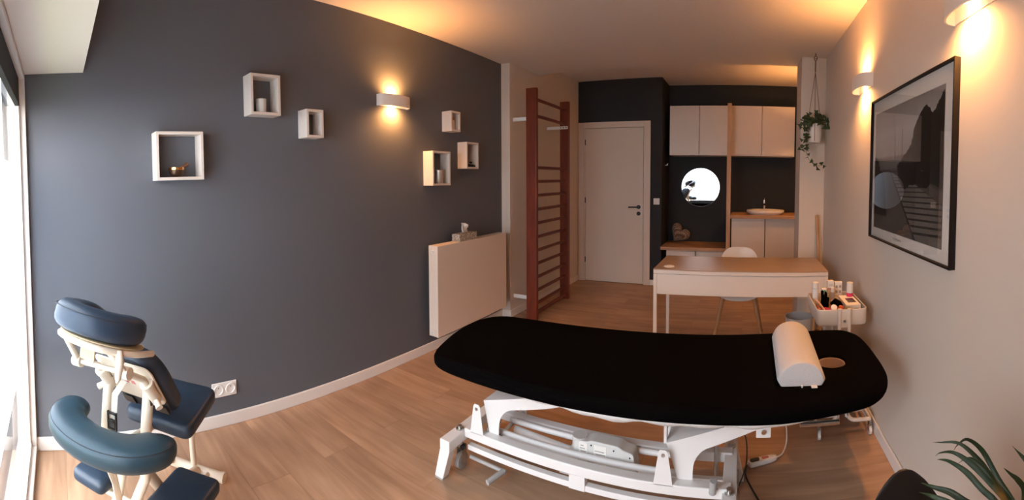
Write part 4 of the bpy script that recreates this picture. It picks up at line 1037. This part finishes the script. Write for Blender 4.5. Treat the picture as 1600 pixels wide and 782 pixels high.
# chest pad
cu = Vector((0, 0, 0)); ang = math.radians(55)
def CH(x, y, z):    # x sideways, y up the pad, z thickness towards the sitter
    return L(s0 + .01 + x, .255 + y * math.cos(ang) - z * math.sin(ang), .640 + y * math.sin(ang) + z * math.cos(ang))
b = B(); pad(b, roundpoly([(-.125, -.165), (.125, -.165), (.140, .08), (.095, .165), (-.095, .165), (-.140, .08)], .06, 6), .0, .070, .028, CH, dome=.008)
obj('chest_pad', b, 'vinyl', t, smooth=True)
b = B(); prism(b, roundpoly([(-.110, -.15), (.110, -.15), (.125, .07), (.085, .15), (-.085, .15), (-.125, .07)], .05, 5), CH, -.004, .003); obj('chest_pad_backing', b, 'vinyl_dark', t)
b = B(); prism(b, roundpoly([(-.115, .145), (.115, .145), (.130, .12), (.120, -.05), (.10, -.075), (-.10, -.075), (-.120, -.05), (-.130, .12)], .012, 3), CH, -.012, -.005)
cpl = obj('back_plate', b, 'cream', t, bevel=.002)
b = B()
for q in ((-.06, .04), (-.03, .055), (-.0, .04)): prism(b, [(q[0], .02), (q[0] + .018, .02), (q[0] + .018, q[1]), (q[0], q[1])], CH, -.0128, -.0122)
obj('printed_mark', b, 'rose', cpl)
for x in (-.085, .07): obj('velcro_patch', prism(B(), [(x - .02, -.14), (x + .03, -.14), (x + .03, -.095), (x - .02, -.095)], CH, -.012, -.005), 'black_plastic', t)
# sleeves on the plate + arms up to the cross tube
for x in (-.105, .105):
    b = B(); tube(b, [CH(x, -.01, -.030), CH(x, .075, -.030)], .020, 14); tube(b, [CH(x, .075, -.030), CH(x, .09, -.030)], .024, 14); obj('clamp_sleeve', b, 'cream', t, smooth=True)
    b = B(); tube(b, [CH(x * 1.15, .01, -.04), CH(x * 1.35, .005, -.06)], [.010, .013], 10); obj('clamp_knob', b, 'cream', t, smooth=True)
HX = (-.165, -.0)      # sideways places of the two hinges
hl, hr_ = L(-.175, .425, .752), L(.035, .415, .758)
for x, hp in ((-.105, hl), (.105, hr_)):
    b = B(); tube(b, [CH(x, .03, -.030), CH(x, .11, -.030), hp], .012, 12); obj('support_arm', b, 'cream', t, smooth=True)
    b = B(); d_ = (hr_ - hl).normalized() * .018; tube(b, [hp - d_, hp + d_], .021, 14); obj('hinge_boss', b, 'cream', t, smooth=True)
b = B(); tube(b, [hl, hr_], .009, 10); obj('cross_tube', b, 'cream', t, smooth=True)
# face cradle
fc = Vector((-.045, .435, .872))
def FC(x, y, z):     # tilted plane of the cradle: slopes down towards +s and +f a little
    return L(fc.x + x, fc.y + y, fc.z + z - .10 * x + .34 * y)
arcp = [(.105 * math.sin(a), .0 + .112 * math.cos(a)) for a in [math.radians(-152 + 304 * k / 24) for k in range(25)]]
cup_ = (FC(0, 0, 1) - FC(0, 0, 0)) - cf * .34 + cs * .10
path = [FC(x, y, .050) for x, y in arcp]
n = len(path); rr = [.049 * min(1, (.30 + .7 * math.sin(min(1, min(i, n - 1 - i) / 4) * PI / 2))) for i in range(n)]; rz = [.046 * min(1, (.30 + .7 * math.sin(min(1, min(i, n - 1 - i) / 4) * PI / 2))) for i in range(n)]
b = B(); tube(b, path, rr, 18, ry=rz, up=cup_, power=.72); hd = obj('face_cradle', b, 'vinyl', t, smooth='all')
b = B(); tube(b, [FC(x * 1.40, y * 1.40, .075) for x, y in arcp[2:-2]], .0016, 5); obj('seam', b, 'vinyl_dark', hd)
b = B(); tube(b, [FC(x * .98, y * .98, -.006) for x, y in arcp], .036, 12, ry=.006, up=cup_); obj('cradle_plate', b, 'velcro', t, smooth=True, label='tan velcro underside plate')
b = B(); tube(b, smoothp([FC(-.12, -.10, -.018), FC(-.125, .0, -.02), FC(-.09, .105, -.022), FC(0, .135, -.022), FC(.09, .105, -.022), FC(.135, .0, -.02), FC(.13, -.10, -.018)], 5), .013, 10, ry=.011, up=(0, 0, 1)); obj('cradle_frame', b, 'cream', t, smooth=True)
b = B(); tube(b, [FC(-.10, .085, -.022), hl], .012, 10); obj('cradle_strut', b, 'cream', t, smooth=True)
b = B(); tube(b, [FC(.085, .07, -.022), hr_], .015, 10, ry=.010, up=(0, 0, 1)); obj('cradle_strut', b, 'cream', t, smooth=True)
b = B(); tube(b, [FC(.125, .06, -.012), FC(.13, .065, -.045), FC(.125, .07, -.10), FC(.12, .07, -.115)], [.010, .014, .010, .005], 10); obj('lock_lever', b, 'cream', t, smooth='all')
b = B(); prism(b, [(-.005, -.02), (.055, -.02), (.055, -.075), (-.005, -.075)], lambda u, v, d: FC(u + .01, .10 + d - v * .15, v), 0, .003); obj('velcro_strap', b, 'velcro', t, label='tan velcro strap hanging under the face cradle')
# strap with black buckle
b = B(); sp_ = [CH(-.03, .03, -.016), L(-.085, .335, .62), L(-.085, .345, .54), L(-.085, .35, .455)]
tube(b, sp_, .015, 8, ry=.0015, up=cf); obj('strap', b, 'strap', t)
b = B()
for zc in (.560, .530, .502): box(b, -.106, -.064, .350, .358, zc - .003, zc + .003, fn=L)
for x in (-.106, -.069): box(b, x, x + .005, .350, .358, .505, .565, fn=L)
box(b, -.098, -.072, .347, .357, .508, .535, fn=L); obj('buckle', b, 'black_plastic', t)
# columns
for x in (-.155, .030):
    b = B(); tube(b, [L(x, .315, .40), L(x, .305, .52), L(x, .285, .655)], .020, 16); obj('column', b, 'cream', t, smooth=True)
b = B(); tube(b, [L(-.19, .33, .43), L(-.13, .33, .43)], .024, 16); tube(b, [L(-.13, .33, .43), L(.0, .33, .43)], .013, 12); tube(b, [L(.0, .33, .43), L(.06, .33, .43)], .024, 16); obj('hub_tube', b, 'cream', t, smooth=True)
obj('hub_bolt', cyl(B(), L(.06, .33, .43), L(.066, .33, .43), .008, 8), 'steel', t)
b = B(); tube(b, smoothp([CH(.09, .05, -.03), CH(.10, .0, -.05), CH(.07, -.02, -.06)], 4), .006, 8); obj('adjustment_lever', b, 'black_plastic', t, smooth=True)
# arm rest
aw = [(-.225, .335), (-.245, .39), (-.215, .455), (-.13, .495), (-.02, .505), (.085, .475), (.145, .41), (.155, .345)]
path = smoothp([L(x, y, .535) for x, y in aw], 6); n = len(path)
tp = [.35 + .65 * math.sin(min(1, min(i, n - 1 - i) / 7) * PI / 2) for i in range(n)]
b = B(); tube(b, path, [.068 * q for q in tp], 18, ry=[.043 * q for q in tp], up=(0, 0, 1), power=.72); ar = obj('arm_rest', b, 'vinyl_teal', t, smooth='all')
sm_ = []
for i in range(3, n - 3):
    tn = (path[i + 1] - path[i - 1]).normalized(); o_ = Vector((tn.y, -tn.x, 0)); o_ = o_ if o_.dot(path[i] - L(-.04, .33, .535)) > 0 else -o_
    sm_.append(path[i] + o_ * .060 * tp[i] + Vector((0, 0, .0265 * tp[i])))
b = B(); tube(b, sm_, .0016, 5); obj('seam', b, 'vinyl_dark', ar)
b = B(); box(b, -.16, .08, .42, .50, .478, .492, fn=L); obj('arm_rest_board', b, 'cream', t, bevel=.003)
b = B(); tube(b, [L(-.03, .46, .485), L(-.04, .40, .36), L(-.05, .36, .22)], .016, 10, ry=.006, up=cs); obj('arm_rest_strut', b, 'cream', t, smooth=True)
# knee pads
def knee(x0, x1, y0, y1, z, sl):
    b = B(); pad(b, roundpoly([(x0, y0), (x1, y0), (x1, y1), (x0, y1)], .035, 5), z - .055, z, .022, lambda x, y, zz: L(x, y, zz + sl * (y - y1)), dome=.006); return b
obj('knee_pad', knee(-.375, -.200, .13, .30, .215, -.05), 'vinyl', t, smooth=True)
obj('knee_pad', knee(-.025, .180, .025, .33, .215, -.03), 'vinyl', t, smooth=True)
b = B(); tube(b, [L(-.30, .23, .145), L(.12, .23, .145)], .013, 12); obj('knee_bar', b, 'cream', t, smooth=True)
# base frame
b = B(); tube(b, [L(-.32, -.235, .024), L(.045, -.235, .024)], .0225, 16); obj('rear_crossbar', b, 'cream', t, smooth=True)
for x in (-.325, .048): obj('end_cap', cyl(B(), L(x - .008, -.235, .025), L(x + .008, -.235, .025), .0245, 16), 'cream', t, smooth=True)
b = B(); tube(b, [L(-.32, .45, .024), L(.20, .45, .024)], .0225, 16); obj('front_crossbar', b, 'cream', t, smooth=True)
b = B(); tube(b, [L(-.105, -.235, .03), L(-.105, -.20, .405)], .014, 14); obj('seat_post', b, 'cream', t, smooth=True)
b = B(); tube(b, [L(-.105, -.222, .19), L(-.105, -.220, .215)], .020, 14); obj('post_collar', b, 'cream', t, smooth=True)
b = B(); tube(b, [L(-.150, .31, .42), L(-.11, .275, .30), L(-.105, .33, .19), L(-.10, .44, .03)], .019, 14); obj('front_leg', b, 'cream', t, smooth=True)
b = B(); tube(b, [L(.03, .31, .42), L(.015, .30, .33), L(.0, .355, .25), L(.0, .44, .03)], .019, 14); obj('front_leg', b, 'cream', t, smooth=True)
b = B(); tube(b, [L(-.02, .30, .40), L(-.05, .19, .262), L(-.05, .10, .14), L(-.08, -.21, .035)], .022, 14); obj('rear_leg', b, 'cream', t, smooth=True)
b = B(); tube(b, [L(-.22, -.22, .04), L(-.20, .10, .20), L(-.16, .30, .40)], .018, 14); obj('rear_leg', b, 'cream', t, smooth=True)
b = B(); tube(b, smoothp([L(.0, .14, .20), L(.04, -.02, .13), L(-.0, -.18, .06)], 5), .010, 10); obj('brace', b, 'cream', t, smooth=True)
b = B(); tube(b, [L(-.105, -.20, .40), L(-.08, .0, .40), L(-.06, .29, .44)], .016, 12); obj('seat_rail', b, 'cream', t, smooth=True)

# ================================================================= BLACK CHAIR and PALM at the lower right
t = thing('black_chair', 'black moulded chair whose rounded backrest shows beside the palm', 'chair', (.325, .62, 0))
b = B(); f, s_, c = shell(b, .322, .555, 0, -1, .44, .800, .85, ((.085, .098), (.055, .082), (.033, .068), (.017, .053), (.006, .036), (0, .020)))
obj('seat_shell', b, 'black_shell', t, smooth='all', solid=.008, sub=1)
for (a, d) in ((-.13, .12), (.13, .12), (-.13, -.10), (.13, -.10)):
    p0 = c + s_ * a + f * d + Vector((0, 0, .43)); p1 = c + s_ * a * 1.45 + f * d * 1.5
    b = B(); tube(b, [p1, p1 * .5 + p0 * .5, p0], [.013, .018, .020], 12); obj('leg', b, 'beech', t, smooth=True)

pcx, pcy = .635, .93
t = thing('potted_palm', 'potted palm with long arching narrow leaves near the right wall', 'plant', (pcx, pcy, 0))
b = B(); lathe(b, [(0, 0), (.060, 0), (.082, .17), (.088, .17), (.088, .185), (.078, .185), (.074, .16), (0, .16)], (pcx, pcy, 0.0005), 28); obj('pot', b, 'terracotta', t, smooth=True)
obj('soil', lathe(B(), [(0, .168), (.076, .166), (.074, .161), (0, .161)], (pcx, pcy, 0), 20), 'soil', t)
b = B()
for a, tx, ty, tz in ((0, .60, .80, .63), (1, .57, .77, .66), (2, .53, .73, .70), (3, .61, .75, .68)):
    tube(b, smoothp([(pcx + .015 * math.cos(a * 1.6), pcy + .015 * math.sin(a * 1.6), .165), ((pcx * 2 + tx) / 3, (pcy * 2 + ty) / 3, .40), (tx, ty, tz)], 5), .005, 8)
obj('stalks', b, 'leaf', t)
LV = [[(0.588, 0.784, 0.653), (0.568, 0.823, 0.697), (0.546, 0.862, 0.75), (0.505, 0.863, 0.788), (0.476, 0.856, 0.787), (0.464, 0.852, 0.78)],
[(0.566, 0.763, 0.675), (0.534, 0.786, 0.723), (0.508, 0.815, 0.765), (0.475, 0.846, 0.795), (0.442, 0.875, 0.79), (0.43, 0.892, 0.783)],
[(0.529, 0.728, 0.711), (0.494, 0.752, 0.761), (0.469, 0.791, 0.786), (0.444, 0.817, 0.799), (0.429, 0.848, 0.785), (0.423, 0.862, 0.771)],
[(0.484, 0.699, 0.747), (0.462, 0.725, 0.771), (0.444, 0.76, 0.791), (0.424, 0.794, 0.798), (0.415, 0.821, 0.789), (0.413, 0.833, 0.782)],
[(0.54, 0.745, 0.697), (0.52, 0.759, 0.734), (0.504, 0.781, 0.764), (0.485, 0.805, 0.78), (0.476, 0.822, 0.773), (0.469, 0.838, 0.757)],
[(0.425, 0.654, 0.786), (0.395, 0.673, 0.802), (0.374, 0.696, 0.812), (0.352, 0.718, 0.813), (0.341, 0.735, 0.811), (0.338, 0.747, 0.806)],
[(0.4, 0.635, 0.797), (0.375, 0.661, 0.805), (0.355, 0.683, 0.81), (0.338, 0.703, 0.811), (0.332, 0.717, 0.807), (0.327, 0.73, 0.802)],
[(0.586, 0.748, 0.676), (0.585, 0.748, 0.712), (0.573, 0.757, 0.733), (0.562, 0.766, 0.743), (0.552, 0.773, 0.753), (0.548, 0.776, 0.757)],
[(0.612, 0.726, 0.721), (0.601, 0.736, 0.748), (0.589, 0.745, 0.773), (0.578, 0.754, 0.787), (0.569, 0.76, 0.798), (0.562, 0.766, 0.807)]]
roots = [(.60, .80, .60), (.58, .78, .62), (.57, .77, .62), (.54, .74, .64), (.57, .77, .64), (.53, .73, .66), (.53, .73, .66), (.60, .76, .64), (.62, .745, .66)]
for pts, r0 in zip(LV, roots):
    path = smoothp([r0] + pts, 5); n = len(path); b = B(); prev = None
    for i, p in enumerate(path):
        tn = (path[min(i + 1, n - 1)] - path[max(i - 1, 0)]).normalized(); view = Vector((p.x * .5, p.y * .3, .75)).normalized()
        sd_ = tn.cross(Vector((.55, .75, -.35))).normalized(); u = i / (n - 1)
        w = .0062 * min(1, .45 + u * 2.2) * max(.05, min(1, (1 - u) * 1.9) ** 1.3); fold = tn.cross(sd_) * (w * .35)
        cur = [b.verts.new(p - sd_ * w + fold), b.verts.new(p), b.verts.new(p + sd_ * w + fold)]
        if prev:
            b.faces.new((prev[0], prev[1], cur[1], cur[0])); b.faces.new((prev[1], prev[2], cur[2], cur[1]))
        prev = cur
    obj('leaf', b, 'palm', t, smooth='all', solid=.0008)
